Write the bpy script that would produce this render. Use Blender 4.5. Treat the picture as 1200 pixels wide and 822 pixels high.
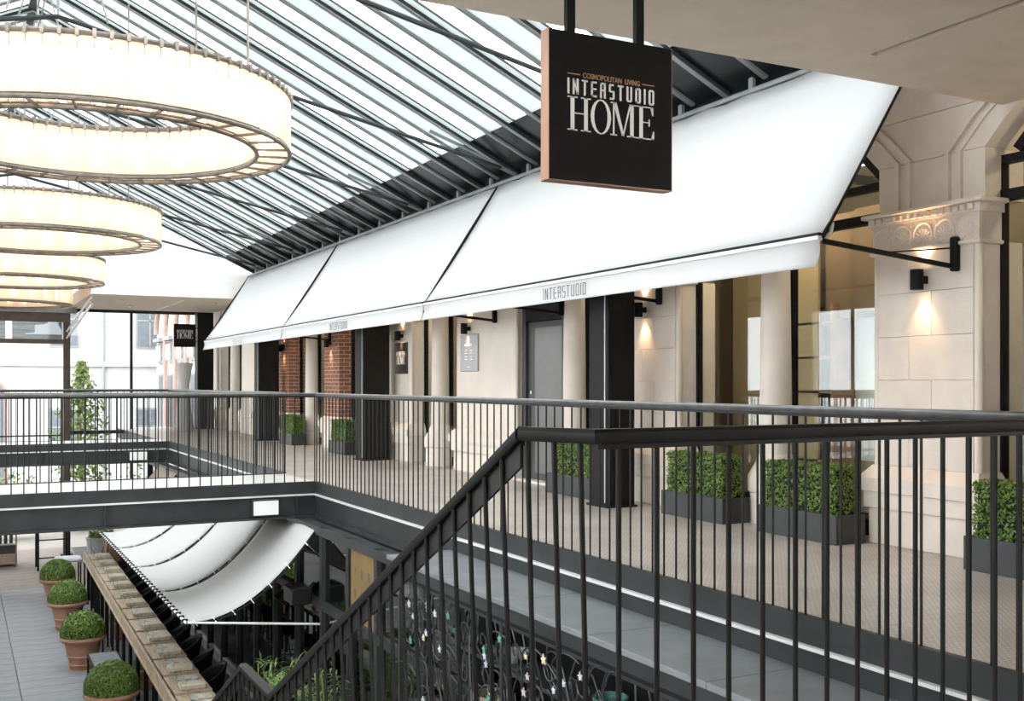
import bpy, math, random
from mathutils import Vector, Matrix
for _o in list(bpy.data.objects): bpy.data.objects.remove(_o)
SC = bpy.context.scene
COL = SC.collection
R = math.radians
rng = random.Random(7)

# ------------------------------------------------------------------ camera
EYE = 1.30
cam_d = bpy.data.cameras.new('camera'); cam = bpy.data.objects.new('camera', cam_d); COL.objects.link(cam)
cam.location = (0, 0, EYE); cam.rotation_euler = (R(90), 0, R(-27.47))
cam_d.sensor_width = 36; cam_d.lens = 37.5; cam_d.shift_y = 0.0321; cam_d.clip_end = 400; cam_d.clip_start = .05
SC.camera = cam
# ------------------------------------------------------------------ world: bright overcast sky
W = bpy.data.worlds.new('overcast'); SC.world = W; W.use_nodes = True
bg = W.node_tree.nodes['Background']; bg.inputs[0].default_value = (0.93, 0.97, 1.0, 1); bg.inputs[1].default_value = 5.0
# ------------------------------------------------------------------ exposure
vs = SC.view_settings
vs.view_transform = 'Standard'; vs.look = 'None'; vs.gamma = 1; vs.use_curve_mapping = False; vs.exposure = 0.72

# ------------------------------------------------------------------ materials
def _nt(name):
    m = bpy.data.materials.new(name); m.use_nodes = True
    nt = m.node_tree; return m, nt, nt.nodes['Principled BSDF'], nt.nodes['Material Output']
def mat(name, col, rough=.6, metal=0., var=.08, scale=6., bump=0., bscale=40., spec=.5, stretch=None):
    m, nt, p, out = _nt(name)
    tc = nt.nodes.new('ShaderNodeTexCoord'); mp = nt.nodes.new('ShaderNodeMapping')
    nt.links.new(tc.outputs['Object'], mp.inputs[0])
    if stretch: mp.inputs['Scale'].default_value = stretch
    n = nt.nodes.new('ShaderNodeTexNoise'); n.inputs['Scale'].default_value = scale; n.inputs['Detail'].default_value = 5
    nt.links.new(mp.outputs[0], n.inputs['Vector'])
    cr = nt.nodes.new('ShaderNodeValToRGB')
    a = [max(0, c*(1-var)) for c in col]; b = [min(1, c*(1+var)) for c in col]
    cr.color_ramp.elements[0].color = (*a, 1); cr.color_ramp.elements[1].color = (*b, 1)
    cr.color_ramp.elements[0].position = .3; cr.color_ramp.elements[1].position = .7
    nt.links.new(n.outputs['Fac'], cr.inputs[0]); nt.links.new(cr.outputs[0], p.inputs['Base Color'])
    p.inputs['Roughness'].default_value = rough; p.inputs['Metallic'].default_value = metal
    p.inputs['Specular IOR Level'].default_value = spec
    if bump:
        n2 = nt.nodes.new('ShaderNodeTexNoise'); n2.inputs['Scale'].default_value = bscale; n2.inputs['Detail'].default_value = 4
        nt.links.new(mp.outputs[0], n2.inputs['Vector'])
        bp = nt.nodes.new('ShaderNodeBump'); bp.inputs['Strength'].default_value = bump; bp.inputs['Distance'].default_value = .01
        nt.links.new(n2.outputs['Fac'], bp.inputs['Height']); nt.links.new(bp.outputs[0], p.inputs['Normal'])
    return m
def emit(name, col, s):
    m, nt, p, out = _nt(name)
    p.inputs['Base Color'].default_value = (*col, 1); p.inputs['Emission Color'].default_value = (*col, 1); p.inputs['Emission Strength'].default_value = s
    return m
def fabric(name, col, trans=.35):
    m, nt, p, out = _nt(name)
    w = nt.nodes.new('ShaderNodeTexNoise'); w.inputs['Scale'].default_value = 2.5; w.inputs['Detail'].default_value = 6
    tc = nt.nodes.new('ShaderNodeTexCoord'); nt.links.new(tc.outputs['Object'], w.inputs['Vector'])
    cr = nt.nodes.new('ShaderNodeValToRGB'); cr.color_ramp.elements[0].color = (*[c*.96 for c in col], 1); cr.color_ramp.elements[1].color = (*col, 1)
    nt.links.new(w.outputs['Fac'], cr.inputs[0]); nt.links.new(cr.outputs[0], p.inputs['Base Color'])
    p.inputs['Roughness'].default_value = .9; p.inputs['Specular IOR Level'].default_value = .1
    t = nt.nodes.new('ShaderNodeBsdfTranslucent'); nt.links.new(cr.outputs[0], t.inputs[0])
    mx = nt.nodes.new('ShaderNodeMixShader'); mx.inputs[0].default_value = trans
    nt.links.new(p.outputs[0], mx.inputs[1]); nt.links.new(t.outputs[0], mx.inputs[2]); nt.links.new(mx.outputs[0], out.inputs[0])
    return m
def glass(name, tint=(1, 1, 1), refl=1.0, rough=.0):
    m, nt, p, out = _nt(name); nt.nodes.remove(p)
    t = nt.nodes.new('ShaderNodeBsdfTransparent'); t.inputs[0].default_value = (*tint, 1)
    g = nt.nodes.new('ShaderNodeBsdfGlossy'); g.inputs['Roughness'].default_value = rough
    fr = nt.nodes.new('ShaderNodeFresnel'); ge = nt.nodes.new('ShaderNodeNewGeometry'); io = nt.nodes.new('ShaderNodeMapRange'); io.inputs[3].default_value = 1.5; io.inputs[4].default_value = 1/1.5
    nt.links.new(ge.outputs['Backfacing'], io.inputs[0]); nt.links.new(io.outputs[0], fr.inputs[0])
    mul = nt.nodes.new('ShaderNodeMath'); mul.operation = 'MULTIPLY'; mul.inputs[1].default_value = refl; mul.use_clamp = True
    nt.links.new(fr.outputs[0], mul.inputs[0])
    mx = nt.nodes.new('ShaderNodeMixShader'); nt.links.new(mul.outputs[0], mx.inputs[0])
    nt.links.new(t.outputs[0], mx.inputs[1]); nt.links.new(g.outputs[0], mx.inputs[2]); nt.links.new(mx.outputs[0], out.inputs[0])
    return m
def milky(name, col, clear=.1, tr=.3):
    """frosted glazing: part diffuse transmission, part reflection, a little see-through"""
    m, nt, p, out = _nt(name)
    n = nt.nodes.new('ShaderNodeTexNoise'); n.inputs['Scale'].default_value = 1.2
    tc = nt.nodes.new('ShaderNodeTexCoord'); nt.links.new(tc.outputs['Object'], n.inputs['Vector'])
    cr = nt.nodes.new('ShaderNodeValToRGB'); cr.color_ramp.elements[0].color = (*[c*.95 for c in col], 1); cr.color_ramp.elements[1].color = (*col, 1)
    nt.links.new(n.outputs['Fac'], cr.inputs[0])
    t = nt.nodes.new('ShaderNodeBsdfTranslucent'); nt.links.new(cr.outputs[0], t.inputs[0])
    p.inputs['Base Color'].default_value = (.55, .6, .6, 1); p.inputs['Roughness'].default_value = .15
    mx = nt.nodes.new('ShaderNodeMixShader'); mx.inputs[0].default_value = 1-tr
    nt.links.new(t.outputs[0], mx.inputs[1]); nt.links.new(p.outputs[0], mx.inputs[2])
    tp = nt.nodes.new('ShaderNodeBsdfTransparent')
    m2 = nt.nodes.new('ShaderNodeMixShader'); m2.inputs[0].default_value = clear
    nt.links.new(mx.outputs[0], m2.inputs[1]); nt.links.new(tp.outputs[0], m2.inputs[2]); nt.links.new(m2.outputs[0], out.inputs[0])
    return m
def brickmat(name):
    m, nt, p, out = _nt(name)
    tc = nt.nodes.new('ShaderNodeTexCoord'); mp = nt.nodes.new('ShaderNodeMapping'); mp.inputs['Rotation'].default_value = (R(90), 0, R(90))
    nt.links.new(tc.outputs['Object'], mp.inputs[0])
    cx = nt.nodes.new('ShaderNodeSeparateXYZ'); nt.links.new(tc.outputs['Object'], cx.inputs[0])
    ad = nt.nodes.new('ShaderNodeMath'); nt.links.new(cx.outputs[0], ad.inputs[0]); nt.links.new(cx.outputs[1], ad.inputs[1])
    cb = nt.nodes.new('ShaderNodeCombineXYZ'); nt.links.new(ad.outputs[0], cb.inputs[0]); nt.links.new(cx.outputs[2], cb.inputs[1])
    b = nt.nodes.new('ShaderNodeTexBrick'); nt.links.new(cb.outputs[0], b.inputs['Vector'])
    b.inputs['Color1'].default_value = (.30, .105, .05, 1); b.inputs['Color2'].default_value = (.20, .075, .045, 1); b.inputs['Mortar'].default_value = (.42, .34, .28, 1)
    b.inputs['Scale'].default_value = 1; b.inputs['Brick Width'].default_value = .24; b.inputs['Row Height'].default_value = .078; b.inputs['Mortar Size'].default_value = .008
    nt.links.new(b.outputs[0], p.inputs['Base Color']); p.inputs['Roughness'].default_value = .85
    bp = nt.nodes.new('ShaderNodeBump'); bp.inputs['Strength'].default_value = .5; bp.invert = True
    nt.links.new(b.outputs['Fac'], bp.inputs['Height']); nt.links.new(bp.outputs[0], p.inputs['Normal'])
    return m
def floorplate(name):
    m, nt, p, out = _nt(name)
    tc = nt.nodes.new('ShaderNodeTexCoord')
    ck = nt.nodes.new('ShaderNodeTexBrick'); mp = nt.nodes.new('ShaderNodeMapping'); mp.inputs['Rotation'].default_value = (0, 0, R(0))
    nt.links.new(tc.outputs['Object'], mp.inputs[0]); nt.links.new(mp.outputs[0], ck.inputs['Vector'])
    ck.inputs['Scale'].default_value = 1; ck.inputs['Brick Width'].default_value = .038; ck.inputs['Row Height'].default_value = .022; ck.inputs['Mortar Size'].default_value = .005
    ck.inputs['Mortar Smooth'].default_value = .4
    ck.inputs['Color1'].default_value = (.60, .55, .51, 1); ck.inputs['Color2'].default_value = (.50, .455, .42, 1); ck.inputs['Mortar'].default_value = (.33, .285, .255, 1)
    n = nt.nodes.new('ShaderNodeTexNoise'); n.inputs['Scale'].default_value = 1.6; n.inputs['Detail'].default_value = 5; nt.links.new(tc.outputs['Object'], n.inputs['Vector'])
    mr = nt.nodes.new('ShaderNodeMapRange'); mr.inputs[1].default_value = .3; mr.inputs[2].default_value = .7; mr.inputs[3].default_value = .82; mr.inputs[4].default_value = 1.1
    nt.links.new(n.outputs['Fac'], mr.inputs[0])
    mm = nt.nodes.new('ShaderNodeMix'); mm.data_type = 'RGBA'; mm.blend_type = 'MULTIPLY'; mm.inputs[0].default_value = 1
    nt.links.new(ck.outputs[0], mm.inputs[6]); nt.links.new(mr.outputs[0], mm.inputs[7]); nt.links.new(mm.outputs[2], p.inputs['Base Color'])
    p.inputs['Roughness'].default_value = .33; p.inputs['Metallic'].default_value = 0.; p.inputs['Specular IOR Level'].default_value = .6
    bp = nt.nodes.new('ShaderNodeBump'); bp.inputs['Strength'].default_value = .35; bp.inputs['Distance'].default_value = .004; bp.invert = True
    nt.links.new(ck.outputs['Fac'], bp.inputs['Height']); nt.links.new(bp.outputs[0], p.inputs['Normal'])
    return m

M = {}
M['black'] = mat('black_metal', (.010, .010, .011), .5, .0, .2, spec=.15)
M['handrail'] = mat('highlight_handrail_metal', (.12, .118, .115), .28, .5, .2, 12)  # paler than the bars, so the rail top's highlight is in the colour
M['rail'] = mat('dark_rail_metal', (.012, .0115, .011), .45, .0, .2, 12, spec=.18)
M['fascia'] = mat('charcoal_steel', (.030, .032, .033), .42, .0, .25, 3, .05, spec=.25)
M['lip'] = mat('pale_metal_lit_edge', (.68, .68, .67), .4, .2, .1)  # pale metal; sunlit brightness of the beam lips put into the colour
M['steel'] = mat('painted_roof_steel', (.028, .032, .032), .5, .0, .2, spec=.2)
M['steel_l'] = mat('grey_roof_steel', (.22, .235, .235), .38, .4, .15)
M['dark_panel'] = mat('dark_roof_panel', (.009, .012, .012), .22, 0, .3, spec=.25)
M['stone'] = mat('cream_painted_stone', (.67, .595, .52), .62, 0, .05, 5, .25, 55)
M['stone2'] = mat('cream_plaster', (.71, .64, .565), .7, 0, .05, 3, .12, 30)
M['soffit'] = mat('beige_plaster', (.62, .535, .44), .8, 0, .05, 4, .15, 60)
M['white'] = mat('white_wall_paint', (.86, .86, .85), .8, 0, .02)
M['wfabric'] = fabric('white_canvas', (.66, .66, .665), .22)
M['sail'] = fabric('sailcloth', (.62, .61, .595), .25)
M['brown_sail'] = fabric('brown_sailcloth', (.30, .25, .21), .2)
M['tan'] = mat('tan_panel', (.44, .34, .19), .7, 0, .06, 2)
M['tan_l'] = mat('pale_tan_panel', (.55, .47, .33), .75, 0, .05, 2)
M['gold_sheet'] = mat('ochre_poster_paper', (.22, .15, .07), .8, 0, .12, 3, spec=.1)
M['brown'] = mat('brown_valance', (.19, .125, .068), .8, 0, .06, 2)
M['brick'] = brickmat('red_brick')
M['plate'] = floorplate('tread_plate')
M['paleplate'] = mat('pale_floor_coating', (.62, .60, .57), .35, 0, .05, 2)
M['ledge'] = mat('grey_slate', (.165, .172, .182), .5, 0, .14, 4, .2, 30)
M['deck'] = mat('grey_decking', (.225, .225, .235), .7, 0, .16, 3, .25, 30, .4, (1, 8, 1))
M['deck2'] = mat('brown_decking', (.21, .175, .155), .7, 0, .18, 3, .25, 30, .4, (1, 8, 1))
M['dfloor'] = mat('dark_terrace_boards', (.052, .052, .055), .6, 0, .2, 4, .2)
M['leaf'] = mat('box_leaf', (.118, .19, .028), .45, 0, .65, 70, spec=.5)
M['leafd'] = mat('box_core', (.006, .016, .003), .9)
M['leaf_l'] = mat('light_leaf', (.13, .20, .055), .5, 0, .4, 30)
M['treeleaf'] = mat('street_tree_leaf', (.13, .18, .05), .6, 0, .35, 20, spec=.1)
M['planter'] = mat('anthracite_planter', (.034, .035, .037), .42, .1, .12)
M['terra'] = mat('terracotta', (.40, .215, .14), .75, 0, .15, 6, .2)
M['wood'] = mat('weathered_wood', (.40, .315, .225), .7, 0, .22, 5, .25, 40, .3, (12, 1, 1))
M['wood_r'] = mat('reddish_wood', (.36, .215, .14), .65, 0, .2, 5)
M['bark'] = mat('bark', (.14, .09, .06), .9, 0, .3, 12, .4)
M['copper'] = mat('copper_edge', (.40, .24, .17), .35, .8, .15)
M['bronze'] = mat('bronze_ring', (.16, .135, .11), .35, .5, .25, 20)
M['signface'] = mat('sign_black', (.011, .0105, .010), .6, 0, .15, spec=.15)
M['letter'] = mat('white_lettering', (.9, .9, .9), .5, 0, .01)
M['gold'] = mat('gold_lettering', (.50, .31, .17), .4, .3, .1)
M['inkgrey'] = mat('grey_lettering', (.10, .095, .09), .8, 0, .05)
M['lettertint'] = mat('faded_grey_lettering', (.52, .52, .51), .8, 0, .05)
M['doorgrey'] = mat('grey_steel_door', (.06, .06, .062), .4, .1, .1, spec=.3)
M['door_panel'] = mat('brushed_door_panel', (.17, .165, .165), .35, .3, .15, 2, spec=.3)
M['plaque'] = mat('pewter_plaque', (.33, .33, .34), .3, .5, .1)
M['bplaque'] = mat('dark_bronze_plaque', (.045, .038, .032), .3, .3, .15)
M['chrome'] = mat('chrome', (.7, .7, .7), .15, 1, .05)
M['glass'] = glass('window_glass', (.93, .96, .95), 1.15)
M['clearroof'] = glass('roof_glass', (.97, .98, .98), .6)
M['dglass'] = glass('tinted_glass', (.42, .45, .46), 1.6)
M['milky'] = milky('milky_roof_glass', (.84, .88, .87), .02, .29)
M['opal'] = emit('opal_lamp_glass', (.60, .62, .60), .25)
M['bulb'] = emit('warm_bulb', (1, .78, .52), 3.6)
M['lens'] = emit('lamp_lens', (1, .72, .42), 14)
M['spotlens'] = emit('downlight_lens', (1, .9, .78), 30)
M['dirtybrown'] = mat('brown_column', (.085, .062, .052), .45, .2, .2)
M['cushion'] = mat('white_cloth', (.68, .69, .74), .9)
M['plateware'] = mat('stoneware', (.42, .43, .40), .4, 0, .15)
M['linen'] = mat('linen_cushion', (.50, .43, .33), .9, 0, .15, 12)
M['turq'] = mat('turquoise_enamel', (.12, .36, .28), .45)
M['yell'] = mat('cream_enamel', (.72, .66, .38), .45)
M['pink'] = mat('pink_enamel', (.60, .48, .47), .45)
M['silv'] = mat('silver_enamel', (.60, .62, .64), .4)
M['iron'] = mat('wrought_iron', (.05, .05, .053), .32, .4, .2)
M['facade_w'] = mat('street_facade_white', (.48, .475, .465), .9, 0, .03, spec=.05)
M['facade_r'] = mat('street_brick_red', (.40, .26, .22), .9, 0, .1, spec=.05)
M['facade_win'] = mat('street_window_glass', (.15, .165, .18), .5, spec=.1)
M['facade_f'] = mat('street_window_frame', (.29, .29, .285), .9, spec=.05)
M['street'] = mat('street_paving', (.30, .28, .26), .9, 0, .08, spec=.05)
M['concrete'] = mat('grey_concrete', (.36, .36, .35), .8, 0, .1, 4, .2)
def drumglass(name):
    m, nt, p, out = _nt(name)
    tc = nt.nodes.new('ShaderNodeTexCoord'); wv = nt.nodes.new('ShaderNodeTexNoise'); wv.inputs['Scale'].default_value = 9
    mp = nt.nodes.new('ShaderNodeMapping'); mp.inputs['Scale'].default_value = (6, 6, .4)
    nt.links.new(tc.outputs['Object'], mp.inputs[0]); nt.links.new(mp.outputs[0], wv.inputs['Vector'])
    cr = nt.nodes.new('ShaderNodeValToRGB'); cr.color_ramp.elements[0].color = (.80, .66, .52, 1); cr.color_ramp.elements[1].color = (.95, .87, .77, 1)
    nt.links.new(wv.outputs['Fac'], cr.inputs[0])
    t = nt.nodes.new('ShaderNodeBsdfTranslucent'); nt.links.new(cr.outputs[0], t.inputs[0])
    nt.links.new(cr.outputs[0], p.inputs['Base Color']); p.inputs['Roughness'].default_value = .2
    mx = nt.nodes.new('ShaderNodeMixShader'); mx.inputs[0].default_value = .35
    nt.links.new(t.outputs[0], mx.inputs[1]); nt.links.new(p.outputs[0], mx.inputs[2])
    tp = nt.nodes.new('ShaderNodeBsdfTransparent'); tp.inputs[0].default_value = (1, .95, .88, 1)
    m2 = nt.nodes.new('ShaderNodeMixShader'); m2.inputs[0].default_value = .12
    nt.links.new(mx.outputs[0], m2.inputs[1]); nt.links.new(tp.outputs[0], m2.inputs[2]); nt.links.new(m2.outputs[0], out.inputs[0])
    return m
M['drum'] = drumglass('ribbed_drum_glass')

# ------------------------------------------------------------------ mesh helpers
class MB:
    def __init__(s): s.v = []; s.f = []
    def add(s, vs, fs):
        b = len(s.v); s.v += [tuple(p) for p in vs]; s.f += [tuple(i+b for i in q) for q in fs]; return s
    def box(s, x0, x1, y0, y1, z0, z1, b=0.):
        if b <= 0:
            return s.add([(x0,y0,z0),(x1,y0,z0),(x1,y1,z0),(x0,y1,z0),(x0,y0,z1),(x1,y0,z1),(x1,y1,z1),(x0,y1,z1)],
                  [(0,3,2,1),(4,5,6,7),(0,1,5,4),(1,2,6,5),(2,3,7,6),(3,0,4,7)])
        # chamfered on the four vertical edges and top/bottom
        o = [(x0+b,y0),(x1-b,y0),(x1,y0+b),(x1,y1-b),(x1-b,y1),(x0+b,y1),(x0,y1-b),(x0,y0+b)]
        cx, cy = (x0+x1)/2, (y0+y1)/2
        sx = 1-b/max(1e-6, (x1-x0)/2); sy = 1-b/max(1e-6, (y1-y0)/2)
        i = [(cx+(p[0]-cx)*sx, cy+(p[1]-cy)*sy) for p in o]
        vs = [(*p, z0) for p in i]+[(*p, z0+b) for p in o]+[(*p, z1-b) for p in o]+[(*p, z1) for p in i]
        fs = [tuple(range(7, -1, -1)), tuple(range(24, 32))]
        for k in range(3):
            for j in range(8): fs.append((k*8+j, k*8+(j+1) % 8, k*8+8+(j+1) % 8, k*8+8+j))
        return s.add(vs, fs)
    def beam(s, p0, p1, w, h, up=(0, 0, 1)):
        p0, p1 = Vector(p0), Vector(p1); d = (p1-p0).normalized(); u = Vector(up)
        sd = d.cross(u).normalized(); u = sd.cross(d)
        c = [sd*(-w/2)+u*(-h/2), sd*(w/2)+u*(-h/2), sd*(w/2)+u*(h/2), sd*(-w/2)+u*(h/2)]
        return s.add([p0+q for q in c]+[p1+q for q in c], [(0,1,2,3),(7,6,5,4),(0,4,5,1),(1,5,6,2),(2,6,7,3),(3,7,4,0)])
    def tube(s, pts, r, n=8, closed=False, caps=True):
        pts = [Vector(p) for p in pts]; m = len(pts); rings = []
        up = Vector((0, 0, 1))
        d0 = (pts[1]-pts[0]).normalized()
        if abs(d0.z) > .95: up = Vector((0, 1, 0))
        nv = d0.cross(up).normalized()
        for i, p in enumerate(pts):
            if closed: t = (pts[(i+1) % m]-pts[i-1])
            elif i == 0: t = pts[1]-pts[0]
            elif i == m-1: t = pts[-1]-pts[-2]
            else: t = pts[i+1]-pts[i-1]
            t.normalize(); nv = (nv-t*nv.dot(t)); nv.normalize(); bv = t.cross(nv)
            rr = r[i] if isinstance(r, (list, tuple)) else r
            rings.append([p+(nv*math.cos(2*math.pi*k/n)+bv*math.sin(2*math.pi*k/n))*rr for k in range(n)])
        vs = [q for g in rings for q in g]; fs = []
        for i in range(m if closed else m-1):
            j = (i+1) % m
            for k in range(n): fs.append((i*n+k, i*n+(k+1) % n, j*n+(k+1) % n, j*n+k))
        if caps and not closed: fs += [tuple(range(n-1, -1, -1)), tuple((m-1)*n+k for k in range(n))]
        return s.add(vs, fs)
    def sweep(s, prof, pts):
        """profile of (side, up) points swept along a polyline, up kept vertical"""
        pts = [Vector(p) for p in pts]; m = len(pts); n = len(prof); vs = []
        for i, p in enumerate(pts):
            a = (pts[i]-pts[i-1]) if i else None; b = (pts[i+1]-pts[i]) if i < m-1 else None
            ds = [Vector((q.x, q.y, 0)).normalized() for q in (a, b) if q is not None]
            d = sum(ds, Vector()); d.normalize(); sd = Vector((d.y, -d.x, 0))
            k = 1/max(.4, d.dot(ds[0]))
            for (x, z) in prof: vs.append(p+sd*x*k+Vector((0, 0, z)))
        fs = [tuple(range(n-1, -1, -1)), tuple((m-1)*n+k for k in range(n))]
        for i in range(m-1):
            for k in range(n): fs.append((i*n+k, i*n+(k+1) % n, (i+1)*n+(k+1) % n, (i+1)*n+k))
        return s.add(vs, fs)
    def lathe(s, prof, n=24, c=(0, 0, 0), a0=0, a1=2*math.pi):
        full = abs(a1-a0-2*math.pi) < 1e-6; k = n if full else n+1; vs = []
        for (r, z) in prof:
            for i in range(k):
                a = a0+(a1-a0)*i/n; vs.append((c[0]+r*math.cos(a), c[1]+r*math.sin(a), c[2]+z))
        fs = []
        for j in range(len(prof)-1):
            for i in range(n):
                i2 = (i+1) % k; fs.append((j*k+i, j*k+i2, (j+1)*k+i2, (j+1)*k+i))
        return s.add(vs, fs)
    def prism(s, poly, f0, f1):
        """poly list of 2d points; f0/f1 map (a,b)->xyz for the two faces"""
        n = len(poly); vs = [f0(*p) for p in poly]+[f1(*p) for p in poly]
        fs = [tuple(range(n-1, -1, -1)), tuple(range(n, 2*n))]+[(i, (i+1) % n, n+(i+1) % n, n+i) for i in range(n)]
        return s.add(vs, fs)
    def quad(s, *p): return s.add(p, [tuple(range(len(p)))])
    def mesh(s, name, m, off=(0, 0, 0), smooth=False):
        me = bpy.data.meshes.new(name)
        me.from_pydata([(p[0]-off[0], p[1]-off[1], p[2]-off[2]) for p in s.v], [], s.f)
        import bmesh
        bm = bmesh.new(); bm.from_mesh(me); bmesh.ops.recalc_face_normals(bm, faces=bm.faces); bm.to_mesh(me); bm.free()
        me.materials.append(M[m] if isinstance(m, str) else m)
        if smooth:
            for p in me.polygons: p.use_smooth = True
            try: me.set_sharp_from_angle(angle=R(40))
            except Exception: pass
        return me
def new(name, me, parent=None, loc=(0, 0, 0), rot=(0, 0, 0)):
    o = bpy.data.objects.new(name, me); COL.objects.link(o)
    o.location = loc; o.rotation_euler = rot
    if parent is not None: o.parent = parent
    return o
def tag(o, label=None, cat=None, group=None, kind=None):
    if label: o['label'] = label
    if cat: o['category'] = cat
    if group: o['group'] = group
    if kind: o['kind'] = kind
    return o
BASE = {}
def thing(name, label, cat, loc=(0, 0, 0), rz=0, group=None, kind=None):
    o = new(name, None, None, loc, (0, 0, rz)); BASE[o] = Vector(loc)
    return tag(o, label, cat, group, kind)
def part(name, mb, m, root, world=True, smooth=False, kind=None):
    """mesh child; vertices given in world space are made local to the (unrotated) root"""
    off = BASE.get(root, Vector()) if world else (0, 0, 0)
    o = new(name, mb.mesh(name, m, off, smooth), root); BASE[o] = BASE.get(root, Vector()) if world else Vector()
    if kind: o['kind'] = kind
    return o
def solo(name, mb, m, label, cat, loc=(0, 0, 0), group=None, kind=None, smooth=False):
    o = new(name, mb.mesh(name, m, loc, smooth), None, loc); BASE[o] = Vector(loc)
    return tag(o, label, cat, group, kind)
def copy_tree(o, parent=None, loc=None, rz=None):
    c = o.copy(); COL.objects.link(c); c.parent = parent
    if loc is not None: c.location = loc
    if rz is not None: c.rotation_euler = (0, 0, rz)
    for ch in list(o.children): copy_tree(ch, c)
    return c
def text_mb(body, size=1., sx=1., bold=0., depth=.002, spacing=1., align='CENTER'):
    """built-in font to a flat extruded mesh in the local xy plane"""
    cu = bpy.data.curves.new('t', 'FONT'); cu.body = body; cu.size = size; cu.extrude = depth/2; cu.offset = bold; cu.space_character = spacing
    cu.align_x = align; cu.align_y = 'CENTER'; cu.resolution_u = 3
    ob = bpy.data.objects.new('t', cu); COL.objects.link(ob)
    dg = bpy.context.evaluated_depsgraph_get(); me = bpy.data.meshes.new_from_object(ob.evaluated_get(dg))
    mb = MB(); mb.v = [(v.co.x*sx, v.co.y, v.co.z) for v in me.vertices]; mb.f = [tuple(p.vertices) for p in me.polygons]
    bpy.data.objects.remove(ob); bpy.data.curves.remove(cu); bpy.data.meshes.remove(me)
    return mb
def place(mb, fn):
    mb.v = [tuple(fn(*p)) for p in mb.v]; return mb
def fit(mb, w, h):
    xs = [p[0] for p in mb.v]; ys = [p[1] for p in mb.v]
    kx = w/(max(xs)-min(xs)); ky = h/(max(ys)-min(ys)); cx = (max(xs)+min(xs))/2; cy = (max(ys)+min(ys))/2
    mb.v = [((p[0]-cx)*kx, (p[1]-cy)*ky, p[2]) for p in mb.v]; return mb
def flat(polys, depth=.002):
    mb = MB()
    for q in polys: mb.prism(q, lambda a, b: (a, b, -depth/2), lambda a, b: (a, b, depth/2))
    return mb
def home_mb(depth=.003):
    """the tall serif word HOME inside a 1 x 1 square centred on the origin"""
    t = .052; q = []; th = .018
    def rect(x0, x1, y0, y1): q.append([(x0, y0), (x1, y0), (x1, y1), (x0, y1)])
    # H
    for x in (.035, .185): rect(x, x+.04, 0, 1); rect(x-.035, x+.075, 0, th*2); rect(x-.035, x+.075, 1-th*2, 1)
    rect(.07, .19, .50, .53)
    # O
    n = 20
    for i in range(n):
        a, b = 2*math.pi*i/n, 2*math.pi*(i+1)/n
        ro = lambda k: (.375+.115*math.cos(k), .5+.52*math.sin(k)); ri = lambda k: (.375+.078*math.cos(k), .5+.485*math.sin(k))
        q.append([ri(a), ro(a), ro(b), ri(b)])
    # M
    rect(.515, .53, 0, 1); rect(.485, .56, 0, th*2); rect(.485, .545, 1-th*2, 1)
    q.append([(.515, 1), (.555, 1), (.645, .02), (.62, .02)]); q.append([(.625, .02), (.64, .02), (.725, 1), (.71, 1)])
    rect(.715, .755, 0, 1); rect(.68, .785, 0, th*2); rect(.715, .785, 1-th*2, 1)
    # E
    rect(.825, .865, 0, 1); rect(.79, 1., 0, th*2); rect(.79, .99, 1-th*2, 1); rect(.86, .94, .50, .53)
    rect(.935, .948, .41, .62); q.append([(1., 0), (1., .26), (.988, .26), (.965, 0)]); q.append([(.99, 1), (.99, .74), (.978, .74), (.955, 1)])
    return place(flat(q, depth), lambda x, y, z: (x-.5, y-.5, z))
GLYPH = {}
def condensed(word, w, h, depth=.002, bar=.27, gap=.5):
    """tall condensed grotesque capitals, built stroke by stroke"""
    S = {'I': ['v5'], 'N': ['v0', 'v1', 'd'], 'T': ['v5', 'ht'], 'E': ['v0', 'ht', 'hm', 'hb'], 'R': ['v0', 'ht', 'hm', 'vr1', 'leg'],
         'S': ['ht', 'hm', 'hb', 'vl1', 'vr0'], 'U': ['v0', 'v1', 'hb'], 'D': ['v0', 'v1', 'ht', 'hb'], 'O': ['v0', 'v1', 'ht', 'hb']}
    q = []; x = 0; st = bar; hh = bar*.42
    for ch in word:
        gw = st if ch == 'I' else .86
        r = lambda a, b, y0, y1: q.append([(x+a, y0), (x+b, y0), (x+b, y1), (x+a, y1)])
        rd = ch in 'OSUD'; c0 = .07 if rd and ch != 'D' else 0; c1 = .07 if rd else 0; e0 = st*.45 if c0 else 0; e1 = st*.45 if c1 else 0
        for k in S[ch]:
            if k == 'v0': r(0, st, c0, 1 if ch == 'U' else 1-c0)
            if k == 'v1': r(gw-st, gw, c1, 1 if ch == 'U' else 1-c1)
            if k == 'v5': r(gw/2-st/2, gw/2+st/2, 0, 1)
            if k == 'ht': r(e0, gw-e1, 1-hh, 1)
            if k == 'hm': r(0 if ch != 'S' else e0, gw*.95, .46, .46+hh*.9)
            if k == 'hb': r(e0, gw-e1, 0, hh)
            if k == 'vr1': r(gw-st, gw, .5, .96)
            if k == 'leg': r(gw-st, gw, 0, .46)
            if k == 'vl1': r(0, st, .5, 1-c0)
            if k == 'vr0': r(gw-st, gw, c0, .5)
            if k == 'd': q.append([(x+st*.2, 1), (x+st*.9, 1), (x+gw-st*.2, 0), (x+gw-st*.9, 0)])
        x += gw+gap
    return fit(flat(q, depth), w, h)

# world constants
XE = 4.17      # walkway edge
XW = 6.66      # pier face
XG = 6.90      # window plane
LZ = -3.40     # lower terrace level

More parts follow.
